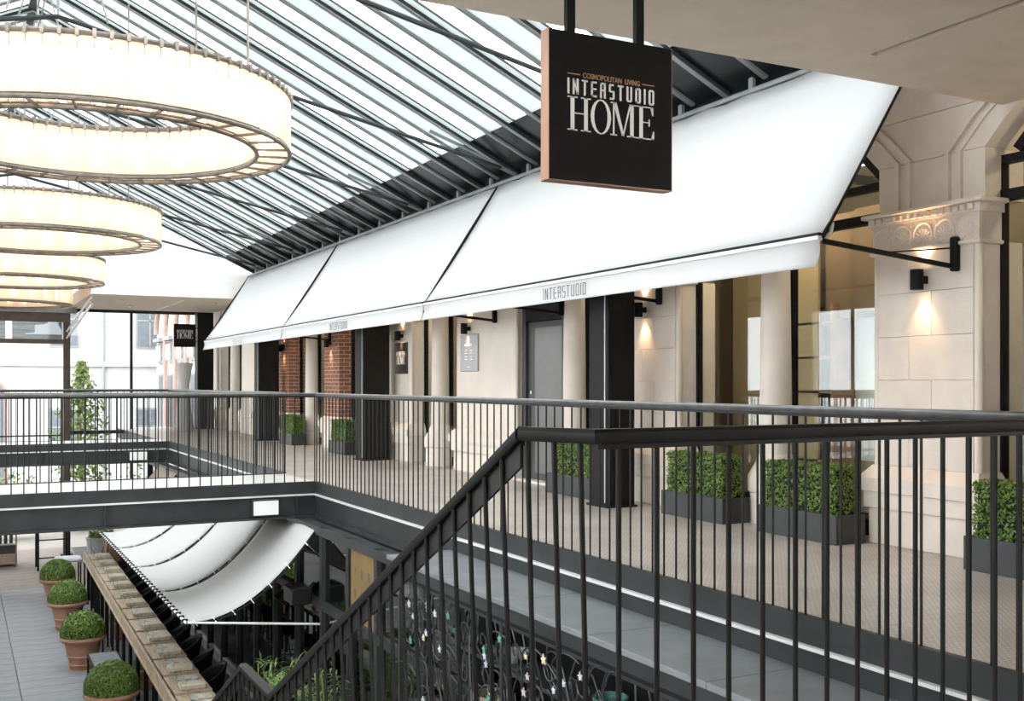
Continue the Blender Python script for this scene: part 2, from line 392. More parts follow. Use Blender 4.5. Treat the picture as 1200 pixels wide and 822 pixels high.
# ================================================================== STRUCTURE
# ---- upper walkway floor, made of tread plates
fl = thing('floor', 'beige-grey tread-plate floor of the upper walkway along the shop fronts', 'floor', (0, 0, 0), kind='structure')
part('floor_slab', MB().box(XE+.02, XG+3.2, -4, 33.5, -.30, -.02), 'fascia', fl)
y = 4.15-2.33*3
pm = {}
while y < 33:
    y1 = min(y+2.33, 33.2)
    key = round(y1-y, 3)
    if key not in pm: pm[key] = MB().box(XE+.015, XG+.05, .002, key-.002, -.02, 0).mesh('floor_plate', 'plate')
    new('floor_plate', pm[key], fl, (0, y, 0)); y = y1
# landing the camera stands on
lf = thing('floor', 'landing slab at the head of the stairs behind the handrail', 'floor', (0, 0, 0), kind='structure')
part('landing_slab', MB().box(-4.5, XE, -4, 2.75, -.3, -.0), 'paleplate', lf)
part('landing_edge', MB().box(1.50, 1.80, 2.75, 2.88, -.3, 0), 'paleplate', lf)

def fascia_run(root, along, a0, a1, c, sgn):
    """edge beam: upper plate, lip coloured sunlit-bright, web, flange. along 'y' at x=c or along 'x' at y=c; sgn = outward direction"""
    def bx(o0, o1, z0, z1, nm, m):
        l, h = sorted((c+sgn*o0, c+sgn*o1))
        mb = MB().box(l, h, a0, a1, z0, z1) if along == 'y' else MB().box(a0, a1, l, h, z0, z1)
        part(nm, mb, m, root)
    bx(-.04, .0, -.145, .012, 'kick_plate', 'fascia')
    bx(-.04, .035, -.165, -.145, 'edge_lip', 'lip')  # bright colour stands in for sun on the edge
    bx(-.05, -.006, -.42, -.165, 'beam_web', 'fascia')
    bx(-.06, .06, -.45, -.42, 'beam_flange', 'fascia')
wf = thing('trim_1', 'charcoal steel edge beam with a lip coloured sunlit-bright along the walkway', 'beam', (XE, 2.6, 0), kind='structure')
fascia_run(wf, 'y', 2.6, 13.63, XE, -1)
wf2 = thing('trim_2', 'charcoal steel edge beam of the walkway between the two footbridges', 'beam', (XE, 15.15, 0), kind='structure')
fascia_run(wf2, 'y', 15.15, 24.6, XE, -1)

# ---- footbridges
def bridge(y0, y1, label, x0=-4.5):
    b = thing('footbridge', label, 'footbridge', (0, y0, -.02))
    part('deck', MB().box(x0, XE+.02, y0+.04, y1-.04, -.06, 0), 'paleplate', b)
    part('underside', MB().box(x0, XE+.02, y0+.06, y1-.06, -.16, -.06), 'fascia', b)
    fascia_run(b, 'x', x0, XE, y0, -1); fascia_run(b, 'x', x0, XE, y1, 1)
    for xx in (XE-.25, XE-2.6, XE-5):
        part('web_stiffener', MB().box(xx-.008, xx+.008, y0-.05, y0+.02, -.42, -.165), 'fascia', b)
    return b
bridge(13.63, 15.15, 'charcoal steel footbridge crossing the atrium over the white sailcloth')
bridge(24.6, 26.1, 'charcoal steel footbridge at the far end below the hanging white gable')

# ---- railings
def bar_mesh(h, r=.0075, n=6): return MB().tube([(0, 0, 0), (0, 0, h)], r, n).mesh('baluster', 'rail', smooth=True)
BARM = bar_mesh(1.135)
HR = [(-.024, -.012), (-.018, -.022), (.018, -.022), (.024, -.012), (.024, .008), (.014, .018), (-.014, .018), (-.024, .008)]
def railing(label, p0, p1, sp=.134, z=.0, group=None):
    p0, p1 = Vector(p0), Vector(p1); d = p1-p0; L = d.length; d.normalize()
    r = thing('railing', label, 'railing', (p0.x, p0.y, z), group=group)
    part('handrail', MB().sweep(HR, [(p0.x, p0.y, z+1.157), (p1.x, p1.y, z+1.157)]), 'handrail', r, smooth=True)
    part('under_rail', MB().beam((p0.x, p0.y, z+1.126), (p1.x, p1.y, z+1.126), .03, .018), 'rail', r)
    n = int(L/sp)
    for i in range(n+1):
        q = d*(i*sp+.02); new('baluster', BARM, r, (q.x, q.y, .0))
    return r
railing('long dark handrail with thin balusters along the walkway edge', (XE+.02, 2.62), (XE+.02, 13.65))
railing('dark handrail with thin balusters on the bridge side facing the stairs', (XE+.02, 13.65), (-4.2, 13.65))
railing('dark handrail with thin balusters on the bridge side facing the glass gable', (XE+.02, 15.13), (-4.2, 15.13))
railing('dark handrail along the walkway between the two footbridges', (XE+.02, 15.13), (XE+.02, 24.62))
railing('dark handrail of the far footbridge in front of the glazed end wall', (XE+.02, 24.62), (-4.2, 24.62))
railing('dark handrail along the gallery on the opposite side of the atrium', (-2.3, 2.7), (-2.3, 13.6))

# ---- foreground railing and stair railing
fr = thing('railing', 'black handrail in front of the landing with a bent corner at the stair head', 'railing', (1.62, 2.6, 0))
ZR = 1.150
part('handrail', MB().sweep([(x*1.15, z*1.05) for x, z in HR], [(1.52, 2.85, ZR), (1.62, 2.6, ZR), (4.19, 2.6, ZR)]), 'rail', fr, smooth=True)
part('under_rail', MB().beam((1.62, 2.6, ZR-.032), (4.19, 2.6, ZR-.032), .03, .014), 'rail', fr)
fb = bar_mesh(1.120, .0085, 8); fbc = bar_mesh(1.137, .0085, 8)
x = 1.70
while x < 4.15:
    new('baluster', fb, fr, (x-1.62, 0, .0)); x += .134
for (xx, yy) in ((1.526, 2.835), (1.564, 2.74), (1.600, 2.65)): new('baluster', fbc, fr, (xx+.0297-1.62, yy-2.6, 0), (0, R(-1.5), 0))
sr = thing('railing', 'black sloping stair handrail descending between the landing and the terrace', 'railing', (1.52, 2.85, 0))
SL = .535
def zs(yy):
    if yy < 5.74: return ZR-SL*(yy-2.85)
    if yy < 6.41: return ZR-SL*(5.74-2.85)
    return ZR-SL*(5.74-2.85)-SL*(yy-6.41)
part('handrail', MB().sweep([(x*1.15, z*1.1) for x, z in HR], [(1.52, 2.85, ZR), (1.52, 5.74, zs(5.74)), (1.52, 6.41, zs(6.41)), (1.52, 9.6, zs(9.6))]), 'rail', sr, smooth=True)
plate = MB()
for a, b in ((2.86, 5.74), (5.74, 6.41), (6.41, 9.6)):
    plate.add([(1.515, a, zs(a)-.02), (1.525, a, zs(a)-.02), (1.525, a, zs(a)-.10), (1.515, a, zs(a)-.10), (1.515, b, zs(b)-.02), (1.525, b, zs(b)-.02), (1.525, b, zs(b)-.10), (1.515, b, zs(b)-.10)],
              [(0,1,2,3),(7,6,5,4),(0,4,5,1),(1,5,6,2),(2,6,7,3),(3,7,4,0)])
part('rail_plate', plate, 'rail', sr)
sb = bar_mesh(1.30, .0085, 8)
yy = 2.97; k = 0
while yy < 9.55:
    an = 2.2 if yy < 5.74 else 1.; new('baluster', sb, sr, (1.29*math.sin(R(an))-.012, yy-2.85, zs(yy)-1.320), (0, R(-an), 0)); yy += .121
st = thing('staircase', 'dark steel staircase running down from the landing to the terrace', 'stairs', (0, 2.75, LZ))
for i in range(20):
    y0 = 2.75+i*.30+(.70 if i >= 10 else 0); z0 = -(i+1)*.1645
    part('tread', MB().box(-.4, 1.55, y0, y0+(1.02 if i == 9 else .32), z0-.04, z0), 'fascia', st)
part('stringer', MB().beam((1.57, 2.80, -.22), (1.57, 5.55, -1.70), .03, .26), 'fascia', st)
part('stringer', MB().beam((1.555, 5.45, -1.74), (1.555, 6.50, -1.74), .06, .22), 'fascia', st)
part('stringer', MB().beam((1.545, 6.40, -1.74), (1.545, 9.60, -3.38), .03, .26), 'fascia', st)

# ---- slate ledge below the walkway
lg = thing('trim_3', 'grey slate ledge below the walkway edge above the vine grille', 'ledge', (3.85, 2.8, -.29), kind='structure')
y = 9.32
while y > 1.2:
    y0 = max(y-1.19, 1.2); part('slate_slab', MB().box(3.53, XE+.02, y0+.003, y-.003, -.33, -.29, .004), 'ledge', lg); y = y0
part('ledge_edge', MB().box(3.55, XE, 1.2, 9.30, -.43, -.33), 'fascia', lg)
part('ledge_edge_trim', MB().box(3.575, XE, 1.2, 9.29, -.47, -.43), 'black', lg)

# ---- soffit slab over the camera
so = thing('ceiling', 'beige plaster soffit of the storey above the landing', 'ceiling', (0, 0, 3.32), kind='structure')
part('slab', MB().box(-4.6, 4.965, -4, 5.22, 3.32, 3.75), 'soffit', so)
part('slab', MB().box(5.035, 6.72, -4, 5.22, 3.32, 3.75), 'soffit', so)
part('slab', MB().box(4.965, 5.035, 4.80, 5.22, 3.32, 3.75), 'soffit', so)
part('slot_back', MB().box(4.965, 5.035, -4, 4.80, 3.345, 3.75), 'concrete', so)

# ---- right wall: piers, arches, columns
wr = thing('wall_right', 'cream stone shop front wall with piers, arches and round columns', 'wall', (XW, 5, 0), kind='structure')
PIERS = [(1.68, 2.70, 's'), (5.37, 6.385, 's'), (9.06, 10.08, 's'), (12.70, 14.62, 'p'), (16.44, 17.46, 'p'), (20.14, 21.16, 'b'), (23.72, 24.74, 'b'), (26.9, 28.3, 'p'), (30.9, 32, 'p')]
pier_blocks = {}
def pier(y0, y1, kind):
    cy = (y0+y1)/2; fm = {'s': 'stone', 'p': 'stone2', 'b': 'stone2'}[kind]
    p = part('pier', MB().box(XW+.04, XG+.25, y0+.01, y1-.01, 0, 2.36), 'brick' if kind == 'b' else fm, wr)
    # base: plinth, band, weathered cap
    part('plinth', MB().box(6.62, XG, y0-.02, y1+.02, 0, .29, .006), fm, p)
    part('plinth_band', MB().box(6.585, XG, y0-.045, y1+.045, .29, .43, .008), fm, p)
    ins = lambda a: [(a, y0-(6.66-a)*.7), (a, y1+(6.66-a)*.7)]
    cap = MB(); a, b = 6.555, 6.65
    q = [(a, y0-.075), (a, y1+.075), (XG, y1+.075), (XG, y0-.075)]; t = [(b, y0-.005), (b, y1+.005), (XG, y1+.005), (XG, y0-.005)]
    cap.add([(*w, .43) for w in q]+[(*w, .535) for w in q]+[(*w, .635) for w in t],
            [(3,2,1,0),(8,9,10,11)]+[(i, (i+1) % 4, 4+(i+1) % 4, 4+i) for i in range(4)]+[(4+i, 4+(i+1) % 4, 8+(i+1) % 4, 8+i) for i in range(4)])
    part('plinth_cap', cap, fm, p)
    if kind == 's':
        zc = .635
        row = 0
        while zc < 2.35:
            z1 = min(zc+.345, 2.36)
            w = y1-y0-.10
            cut = [0, .42, 1] if row % 2 else [0, .66, 1]
            for i in range(2):
                part('stone_block', MB().box(XW, XW+.05, y0+.05+w*cut[i]+.0012, y0+.05+w*cut[i+1]-.0012, zc+.0012, z1-.0012, .002), 'stone', p)
            zc = z1; row += 1
    elif kind == 'p':
        part('face_panel', MB().box(XW, XW+.05, y0+.05, y1-.05, .635, 2.36, .004), fm, p)
    else:
        part('face_panel', MB().box(XW, XW+.05, y0+.02, y1-.02, .635, 2.36), 'brick', p)
    if kind != 'b':
        for yy in (y0+.025, y1-.025):
            part('corner_roll', MB().tube([(XW+.03, yy, .62), (XW+.03, yy, 2.36)], .034, 12), fm, p, smooth=True)
        # capital
        part('necking', MB().box(XW-.03, XG, y0-.03, y1+.03, 2.335, 2.365, .008), fm, p)
        part('frieze', MB().box(XW-.005, XG, y0-.005, y1+.005, 2.365, 2.57), fm, p)
        part('cornice', MB().box(XW-.075, XG, y0-.075, y1+.075, 2.635, 2.67, .008), fm, p)
        part('cornice_bed', MB().box(XW-.03, XG, y0-.03, y1+.03, 2.57, 2.635), fm, p)
        if kind == 's':
            n = 15
            for i in range(n):
                yy = y0+.0+(y1-y0)*(i+.5)/n
                part('dentil', MB().box(XW-.058, XW-.028, yy-.021, yy+.021, 2.583, 2.628, .004), fm, p)
            nm = 5
            for i in range(nm):
                yy = y0+(y1-y0)*(i+.5)/nm
                part('scallop_ring', MB().tube([(XW-.006, yy+.088*math.cos(R(a)), 2.46+.088*math.sin(R(a))) for a in range(-70, 260, 22)], .011, 6), fm, p, smooth=True)
                for a in (-75, -50, -25, 0, 25, 50, 75):
                    L = .062
                    d = Vector((0, math.sin(R(a)), math.cos(R(a)))); c = Vector((XW-.004, yy, 2.425))
                    part('shell_lobe', MB().tube([c+d*.012, c+d*.04, c+d*(L+.012), c+d*(L+.022)], [.004, .008, .013, .003], 6), fm, p, smooth=True)
                part('scroll', MB().tube([(XW-.006, yy+sg*(.03+.018*math.cos(R(a))), 2.408+.018*math.sin(R(a))) for sg in (1,) for a in range(0, 320, 40)], .006, 5), fm, p, smooth=True)
                part('scroll', MB().tube([(XW-.006, yy-(.03+.018*math.cos(R(a))), 2.408+.018*math.sin(R(a))) for a in range(0, 320, 40)], .006, 5), fm, p, smooth=True)
                if i < nm-1:
                    ym = y0+(y1-y0)*(i+1)/nm
                    for a in (-40, 0, 40):
                        d = Vector((0, math.sin(R(a)), -math.cos(R(a)))); c = Vector((XW-.004, ym, 2.56))
                        part('leaf_drop', MB().tube([c, c+d*.03, c+d*.06], [.006, .009, .002], 5), fm, p, smooth=True)
    return p
for q in PIERS: pier(*q)
# upper wall with segmental arches and archivolt mouldings
BAYS = [(PIERS[i][1], PIERS[i+1][0]) for i in range(len(PIERS)-1)]
for bi, (b0, b1) in enumerate(BAYS):
    cy = (b0+b1)/2; hw = (b1-b0)/2
    spring = 3.05; ha = R(50)
    def arc(h, n=12):
        rr = h/math.sin(ha); zc = spring-rr*math.cos(ha)
        return [(cy+rr*math.sin(-ha+2*ha*i/n), zc+rr*math.cos(-ha+2*ha*i/n)) for i in range(n+1)]
    A = arc(hw)
    up = MB(); top = 4.02
    for i in range(12):
        (ya, za), (yb, zb) = A[i], A[i+1]
        up.prism([(ya, za), (yb, zb), (yb, top), (ya, top)], lambda a, b: (6.72, a, b), lambda a, b: (XG+.25, a, b))
    part('arch_wall', up, 'stone', wr)
    for off, w_, dx in ((.30, .06, .035), (.20, .035, .02)):
        B = arc(hw+off); B2 = arc(hw+off+w_)
        if abs(b1-b0) < 3:
            mo = MB()
            for i in range(12):
                mo.prism([B[i], B[i+1], B2[i+1], B2[i]], lambda a, b: (6.72-dx, a, b), lambda a, b: (6.73, a, b))
            part('archivolt', mo, 'stone', wr)
    for sgn, yb in ((-1, b0), (1, b1)):
        ye = yb+sgn*.36
        for o_ in (.21, .32): part('jamb_moulding', MB().box(6.69, 6.73, yb+sgn*o_-.02, yb+sgn*o_+.02, 2.67, spring), 'stone', wr)
for i, (p0, p1, k) in enumerate(PIERS):
    for z0, z1 in ((2.67, 3.048), (3.052, 3.40), (3.404, 3.75), (3.754, 4.02)):
        part('spandrel_block', MB().box(6.722, XG+.25, p0-.0, p1+.0, z0, z1), 'stone', wr)
# half-round columns at the middle of each bay
for (b0, b1) in BAYS:
    cy = (b0+b1)/2
    c = part('column', MB().lathe([(.15, .62), (.145, 1.5), (.13, 2.6)], 20, (6.80, cy, 0)), 'stone2', wr, smooth=True)
    part('column_base', MB().lathe([(.0, 0), (.24, 0), (.24, .28), (.26, .30), (.26, .44), (.20, .54), (.18, .58), (.165, .62), (.15, .64)], 20, (6.80, cy, 0)), 'stone2', c, smooth=True)
    part('column_capital', MB().lathe([(.13, 2.58), (.17, 2.62), (.20, 2.68), (.20, 3.05), (0, 3.05)], 20, (6.80, cy, 0)), 'stone2', c, smooth=True)
# ---- shop windows
def window(i, y0, y1, label, blinds, z1=3.0, sill=.14, arch=None):
    w = thing('window_%d' % i, label, 'window', (XG, (y0+y1)/2, 0), kind='structure')
    fw = .065
    part('frame', MB().box(XG, XG+.07, y0, y0+fw, 0, z1), 'black', w); part('frame', MB().box(XG, XG+.07, y1-fw, y1, 0, z1), 'black', w)
    part('frame', MB().box(XG, XG+.07, y0+fw, y1-fw, 0, sill), 'black', w); part('frame', MB().box(XG, XG+.07, y0+fw, y1-fw, z1-fw, z1), 'black', w)
    part('pane', MB().box(XG+.03, XG+.036, y0+fw, y1-fw, sill, z1-fw), 'glass', w)
    for (a, b, zz0, zz1, x, m, nm) in blinds:
        part(nm, MB().box(x, x+.03, y0+(y1-y0)*a, y0+(y1-y0)*b, zz0, zz1), m, w)
    return w
wi = 1
for bi, (b0, b1) in enumerate(BAYS):
    cy = (b0+b1)/2
    for side, (a, b) in enumerate(((b0-.05, cy-.05), (cy+.05, b1+.05))):
        if bi == 2 and side == 1: continue          # the grey steel door
        tone = 'tan' if bi < 2 else 'tan_l'
        if bi == 1 and side == 0:
            bl = [(0, 1, 2.0, 3.0, 7.75, 'brown', 'roller_blind'), (.0, 1., .1, .55, 7.78, 'tan', 'low_panel')]
            lab = 'shop window with a brown upper blind between carved pier and round column'
        elif bi == 1:
            bl = [(.30, 1.3, .1, 3.0, 7.75, 'tan', 'blind'), (-.3, .30, 1.95, 3.0, 7.85, 'brown', 'roller_blind')]
            lab = 'shop window with tan folding screens beside the round column'
        elif bi == 0:
            bl = [(-.3, 1.3, .1, 3.9, 7.9, 'tan', 'blind')]; lab = ('arched shop window with a tan blind right of the carved pier', 'arched shop window with a tan blind towards the landing')[1-side]
        else:
            bl = [(-.1, .80, .1, 3.0, 7.55, tone, 'blind'), (.82, 1.1, 2.0, 3.0, 7.6, tone, 'roller_blind')]
            lab = ['', '', 'tall shop window with pale tan blinds beside the grey steel door', 'tall shop window with pale tan blinds between the two signed piers', 'tall shop window behind the black pillar next to the lit brick pier', 'tall shop window between the two lit brick piers', 'tall shop window beyond the farthest brick pier', 'tall shop window at the far end of the walkway'][bi]
        window(wi, a, b, lab, bl); wi += 1
# heads over the two carved bays: arched black frame and transom
for bi in (0, 1):
    b0, b1 = BAYS[bi]; cy = (b0+b1)/2; hw = (b1-b0)/2-.10
    rr = hw/math.sin(R(50)); zc = 3.05-rr*math.cos(R(50))
    A = [(cy+rr*math.sin(R(-50+100*i/12)), zc+rr*math.cos(R(-50+100*i/12))) for i in range(13)]
    B = [(cy+(rr-.08)*math.sin(R(-50+100*i/12)), zc+(rr-.08)*math.cos(R(-50+100*i/12))-.0) for i in range(13)]
    o = thing('window_%d' % wi, ['black arched window head above the tan blind window', 'black arched window head beside the awning end'][bi], 'window', (XG, cy, 3.0), kind='structure'); wi += 1
    mo = MB()
    for i in range(12): mo.prism([A[i], A[i+1], B[i+1], B[i]], lambda a, b: (XG, a, b), lambda a, b: (XG+.07, a, b))
    part('arch_frame', mo, 'black', o)
    part('pane', MB().prism(B, lambda a, b: (XG+.03, a, b), lambda a, b: (XG+.036, a, b)), 'glass', o)
    part('transom', MB().box(XG-.01, XG+.08, b0, b1, 2.66, 2.74), 'black', o)
# ---- grey steel door
d0, d1 = 11.52, 12.66
dr = thing('door_1', 'grey brushed steel door with a frosted panel and chrome lock', 'door', (XG, 12.1, 0), kind='structure')
part('door_frame', MB().box(6.74, XG+.1, d0, d0+.09, 0, 2.6), 'doorgrey', dr); part('door_frame', MB().box(6.74, XG+.1, d1-.09, d1, 0, 2.6), 'doorgrey', dr)
part('door_head', MB().box(6.74, XG+.1, d0+.09, d1-.09, 2.12, 2.6), 'black', dr)
lf_ = part('door_leaf', MB().box(6.78, 6.84, d0+.095, d1-.095, .01, 2.11), 'doorgrey', dr)
part('door_panel', MB().box(6.768, 6.782, d0+.12, d1-.30, .12, 2.03), 'door_panel', lf_)
part('door_handle', MB().tube([(6.78, d1-.19, 1.05), (6.72, d1-.19, 1.05), (6.72, d1-.30, 1.05)], .011, 8), 'chrome', lf_, smooth=True)
part('lock', MB().tube([(6.79, d1-.19, 1.18), (6.765, d1-.19, 1.18)], .024, 12), 'chrome', lf_, smooth=True)
for zz in (.3, 1.45, 1.95): part('hinge', MB().tube([(6.77, d0+.10, zz-.06), (6.77, d0+.10, zz+.06)], .012, 8), 'chrome', dr, smooth=True)
part('door_step', MB().box(6.62, XG, d0, d1, 0, .03), 'stone2', dr)
# ---- shop interior
si = thing('wall_shop', 'dim shop interior behind the windows', 'wall', (9.6, 12, 0), kind='structure')
part('back_wall', MB().box(9.6, 9.7, -2, 33, 0, 3.9), 'tan_l', si)
part('shop_ceiling', MB().box(XG+.25, 9.7, -2, 33, 3.95, 4.05), 'black', si)
for yy in (1.0, 10.2, 14.5, 17, 20.6, 24.3, 28, 32): part('cross_wall', MB().box(XG+.3, 9.6, yy-.05, yy+.05, 0, 3.95), 'tan_l', si)
for yy in (6.2, 7.0, 7.8): part('ceiling_track', MB().box(7.2, 9.6, yy-.04, yy+.04, 3.28, 3.36), 'black', si)
part('ceiling_track', MB().box(7.26, 7.34, 1.2, 30, 3.32, 3.40), 'black', si)
# white cabinet standing in for the bright wall reflected in the near window
cab = thing('reflection_cabinet', 'white cabinet with thin dark joints standing in for the wall reflected in the near shop window', 'cabinet', (8.3, 7.1, 0))
part('body', MB().box(8.1, 8.5, 5.9, 8.6, 0, 2.5), 'white', cab)
for yy in (6.5, 7.25, 8.0): part('door', MB().box(8.075, 8.10, yy-.36, yy+.36, .1, 2.45, .005), 'white', cab)
cab2 = thing('bookcase', 'brown open bookcase standing inside the near shop window', 'bookcase', (7.9, 7.95, 0))
for z in (.5, .85, 1.2, 1.55, 1.9): part('shelf', MB().box(7.75, 8.05, 8.0, 8.5, z, z+.025), 'wood_r', cab2)
part('side', MB().box(7.75, 8.05, 7.98, 8.0, 0, 2.1), 'wood_r', cab2); part('side', MB().box(7.75, 8.05, 8.5, 8.52, 0, 2.1), 'wood_r', cab2); part('back', MB().box(8.05, 8.07, 7.98, 8.52, 0, 2.1), 'brown', cab2)
for k, yy in enumerate((3.9, 6.9, 8.2, 11.2, 15.5, 18.8, 22.5, 26)):  # all but the carved-pier one are added to light the blinds
    dl = thing('downlight', ['small lit ceiling spotlight inside the shop window by the carved pier', 'added ceiling spotlight lighting the tan blinds inside the shop'][0 if k == 1 else 1], 'downlight', (7.30, yy, 3.2), group='added shop ceiling spotlights' if k != 1 else None)
    part('can', MB().lathe([(0, .12), (.05, .12), (.055, .0), (.045, .0), (.045, .01)], 14, (7.30, yy, 3.2)), 'black', dl, smooth=True)
    part('lens', MB().lathe([(0, .006), (.044, .006)], 14, (7.30, yy, 3.2)), 'spotlens', dl)
    ld = bpy.data.lights.new('shop_light', 'POINT'); ld.energy = 24; ld.color = (1, .80, .56); ld.shadow_soft_size = .08
    lo = new('shop_light', ld, dl, (0, 0, -.1))
# ---- black steel pillars on the walkway
for k, (x0, x1, y0, y1, lab) in enumerate(((6.0, 6.34, 9.38, 9.76, 'black steel pillar in front of the pier with a lit sconce by the grey door'), (6.03, 6.5, 17.0, 17.4, 'black steel pillar beside the dark bronze plaque'),
                         (6.03, 6.5, 24.0, 24.4, 'black steel pillar beyond the farther brick pier'), (6.05, 6.5, 31.0, 31.4, 'black steel pillar carrying the small square sign'))):
    p = thing('pillar', lab, 'pillar', ((x0+x1)/2, (y0+y1)/2, 0))
    part('shaft', MB().box(x0, x1, y0, y1, .0, 3.32, .012), 'black', p)
    part('cover_plate', MB().box(x0+.05, x1-.04, y0-.006, y0+.004, .08, 3.2, .002), 'signface', p)
    part('edge_highlight', MB().box(x0-.006, x0+.006, y0+.05, y0+.062, .05, 3.2), 'lip', p)  # pale strip added as the highlight down the pillar edge
    part('foot', MB().box(x0-.02, x1+.02, y0-.02, y1+.02, 0, .02), 'black', p)

# ---- glazed roof
RX0, RZ0, RXR, RS = 6.45, 4.06, .95, .47       # eave x, z; ridge x; slope
BAY = 1.07; Y0R = 12.29
ks = range(-8, 14)
rf = thing('ceiling', 'pitched glass roof with dark rafters, milky panes and thin tie rods', 'roof', (RXR, 14, RZ0), kind='structure')
def rz(x): return RZ0+RS*(RX0-x) if x >= RXR else RZ0+RS*(RX0-(2*RXR-x))
nrm = Vector((RS, 0, 1)).normalized()
def slab(xa, xb, y0, y1, h0, h1, mir):
    """slab in the roof slope from xa to xb, y0..y1 (relative), heights h0..h1 normal to the slope"""
    vs = []
    for h in (h0, h1):
        for (x, yv) in ((xa, y0), (xb, y0), (xb, y1), (xa, y1)):
            X, Z = x+nrm.x*h, RZ0+RS*(RX0-x)+nrm.z*h
            if mir: X = 2*RXR-X
            vs.append((X-RXR, yv, Z-RZ0))
    return MB().add(vs, [(0,3,2,1),(4,5,6,7),(0,1,5,4),(1,2,6,5),(2,3,7,6),(3,0,4,7)])
XD = 5.78
for mir in (0, 1):
    ms = {
     'rafter': slab(RX0+.05, RXR, -.016, .016, -.045, .03, mir).mesh('rafter', 'steel'),
     'rafter_flange': slab(RX0+.05, RXR, -.03, .03, -.055, -.045, mir).mesh('rafter_flange', 'steel_l'),
     'milky_pane': slab(XD, RXR, -BAY+.018, -BAY+.48, .0, .01, mir).mesh('milky_pane', 'milky'),
     'milky_strip': slab(XD, RXR, -.14, -.018, .0, .01, mir).mesh('milky_strip', 'milky'),
     'strip_edge': slab(XD, RXR, -.152, -.14, -.006, .016, mir).mesh('strip_edge', 'steel'),
     'glazing_bar': slab(RX0, RXR, -BAY+.48, -BAY+.54, -.025, .02, mir).mesh('glazing_bar', 'steel_l'),
     'clear_pane': slab(XD, RXR, -BAY+.54, -.152, .012, .018, mir).mesh('clear_pane', 'clearroof'),
     'eave_panel': slab(RX0+.06, XD, -BAY+.018, -.018, .0, .05, mir).mesh('eave_panel', 'dark_panel'),
    }
    for k in ks:
        for nm, me in ms.items():
            if mir and k < -7: continue
            new(nm, me, rf, (0, Y0R+k*BAY-14, 0))
        yk = Y0R+k*BAY-.40-14
        if not mir:
            new('eave_post', bpy.data.meshes.get('eave_post') or MB().box(-.018, .018, -.03, .03, 0, .30).mesh('eave_post', 'steel_l'), rf, (6.42-RXR, yk, -.12))
    for k in ks:
        if k % 3: continue
        yk = Y0R+k*BAY
        sg = -1 if mir else 1
        xa = RXR+sg*(RX0-RXR); t = .208
        part('tie_rod', MB().tube([(xa, yk, RZ0-.02), (RXR, yk, RZ0+t*(RX0-RXR))], .026, 8), 'steel', rf, smooth=True)
        part('truss_web', MB().tube([(RXR+sg*.5, yk, RZ0+t*(RX0-RXR)-.0), (RXR+sg*.1, yk, rz(RXR))], .012, 6), 'steel_l', rf, smooth=True)
        if not mir:
            part('king_post', MB().tube([(RXR, yk, RZ0+t*(RX0-RXR)), (RXR, yk, rz(RXR))], .016, 8), 'steel_l', rf, smooth=True)
            part('rod_clevis', MB().tube([(RX0-.22, yk, RZ0+.03), (RX0-.0, yk, RZ0-.04)], .03, 8), 'steel_l', rf, smooth=True)
            part('truss_strut', MB().tube([(RX0-.05, yk, RZ0+.0), (RX0-1.1, yk+.28, rz(RX0-1.1)-.05)], .022, 8), 'steel_l', rf, smooth=True)
part('ridge_beam', MB().box(RXR-.06, RXR+.06, 3.5, 26.5, rz(RXR)-.05, rz(RXR)+.2), 'steel', rf)
for zz in (.35, .65): part('ridge_rod', MB().tube([(RXR, 3.5, rz(RXR)-zz), (RXR, 26.5, rz(RXR)-zz)], .012, 6), 'steel_l', rf, smooth=True)
part('gutter', MB().box(6.345, 6.60, 3.0, 26.5, 3.915, 3.965, .008), 'steel_l', rf)
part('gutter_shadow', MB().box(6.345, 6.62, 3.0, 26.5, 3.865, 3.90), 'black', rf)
part('eave_fascia', MB().box(6.58, 6.72, 3.0, 26.5, 3.985, 4.30), 'black', rf)
part('eave_beam', MB().box(-4.8, -4.5, 3.0, 26.5, 3.6, 4.1), 'steel', rf)

# ---- gable and far end
gw = thing('wall_back', 'white hanging gable wall under the far end of the glass roof', 'wall', (RXR, 26.3, 3.38), kind='structure')
part('gable', MB().prism([(-4.6, 3.8), (2.75, 3.8), (2.75, 3.38), (6.72, 3.38), (6.72, 3.98), (RXR, rz(RXR)-.05), (-4.6, 3.98)], lambda a, b: (a, 26.36, b), lambda a, b: (a, 26.5, b)), 'white', gw)
so2 = thing('ceiling', 'beige soffit beyond the white gable above the far glazing', 'ceiling', (4.8, 29, 3.38), kind='structure')
part('soffit', MB().box(2.75, 7.0, 26.5, 33.2, 3.38, 3.7), 'soffit', so2)
part('end_slab', MB().box(-4.6, 2.75, 26.5, 33.2, 4.0, 4.2), 'soffit', so2)
part('light_slot', MB().box(5.0, 5.05, 27.5, 29.2, 3.374, 3.385), 'letter', so2)
part('light_slot', MB().box(5.0, 5.05, 29.6, 31.5, 3.374, 3.385), 'letter', so2)
for x, y_ in ((3.6, 28), (4.1, 30), (5.9, 28)): part('sprinkler', MB().lathe([(0, 0), (.05, 0), (.06, -.02), (.02, -.05), (0, -.05)], 10, (x, y_, 3.38)), 'chrome', so2, smooth=True)
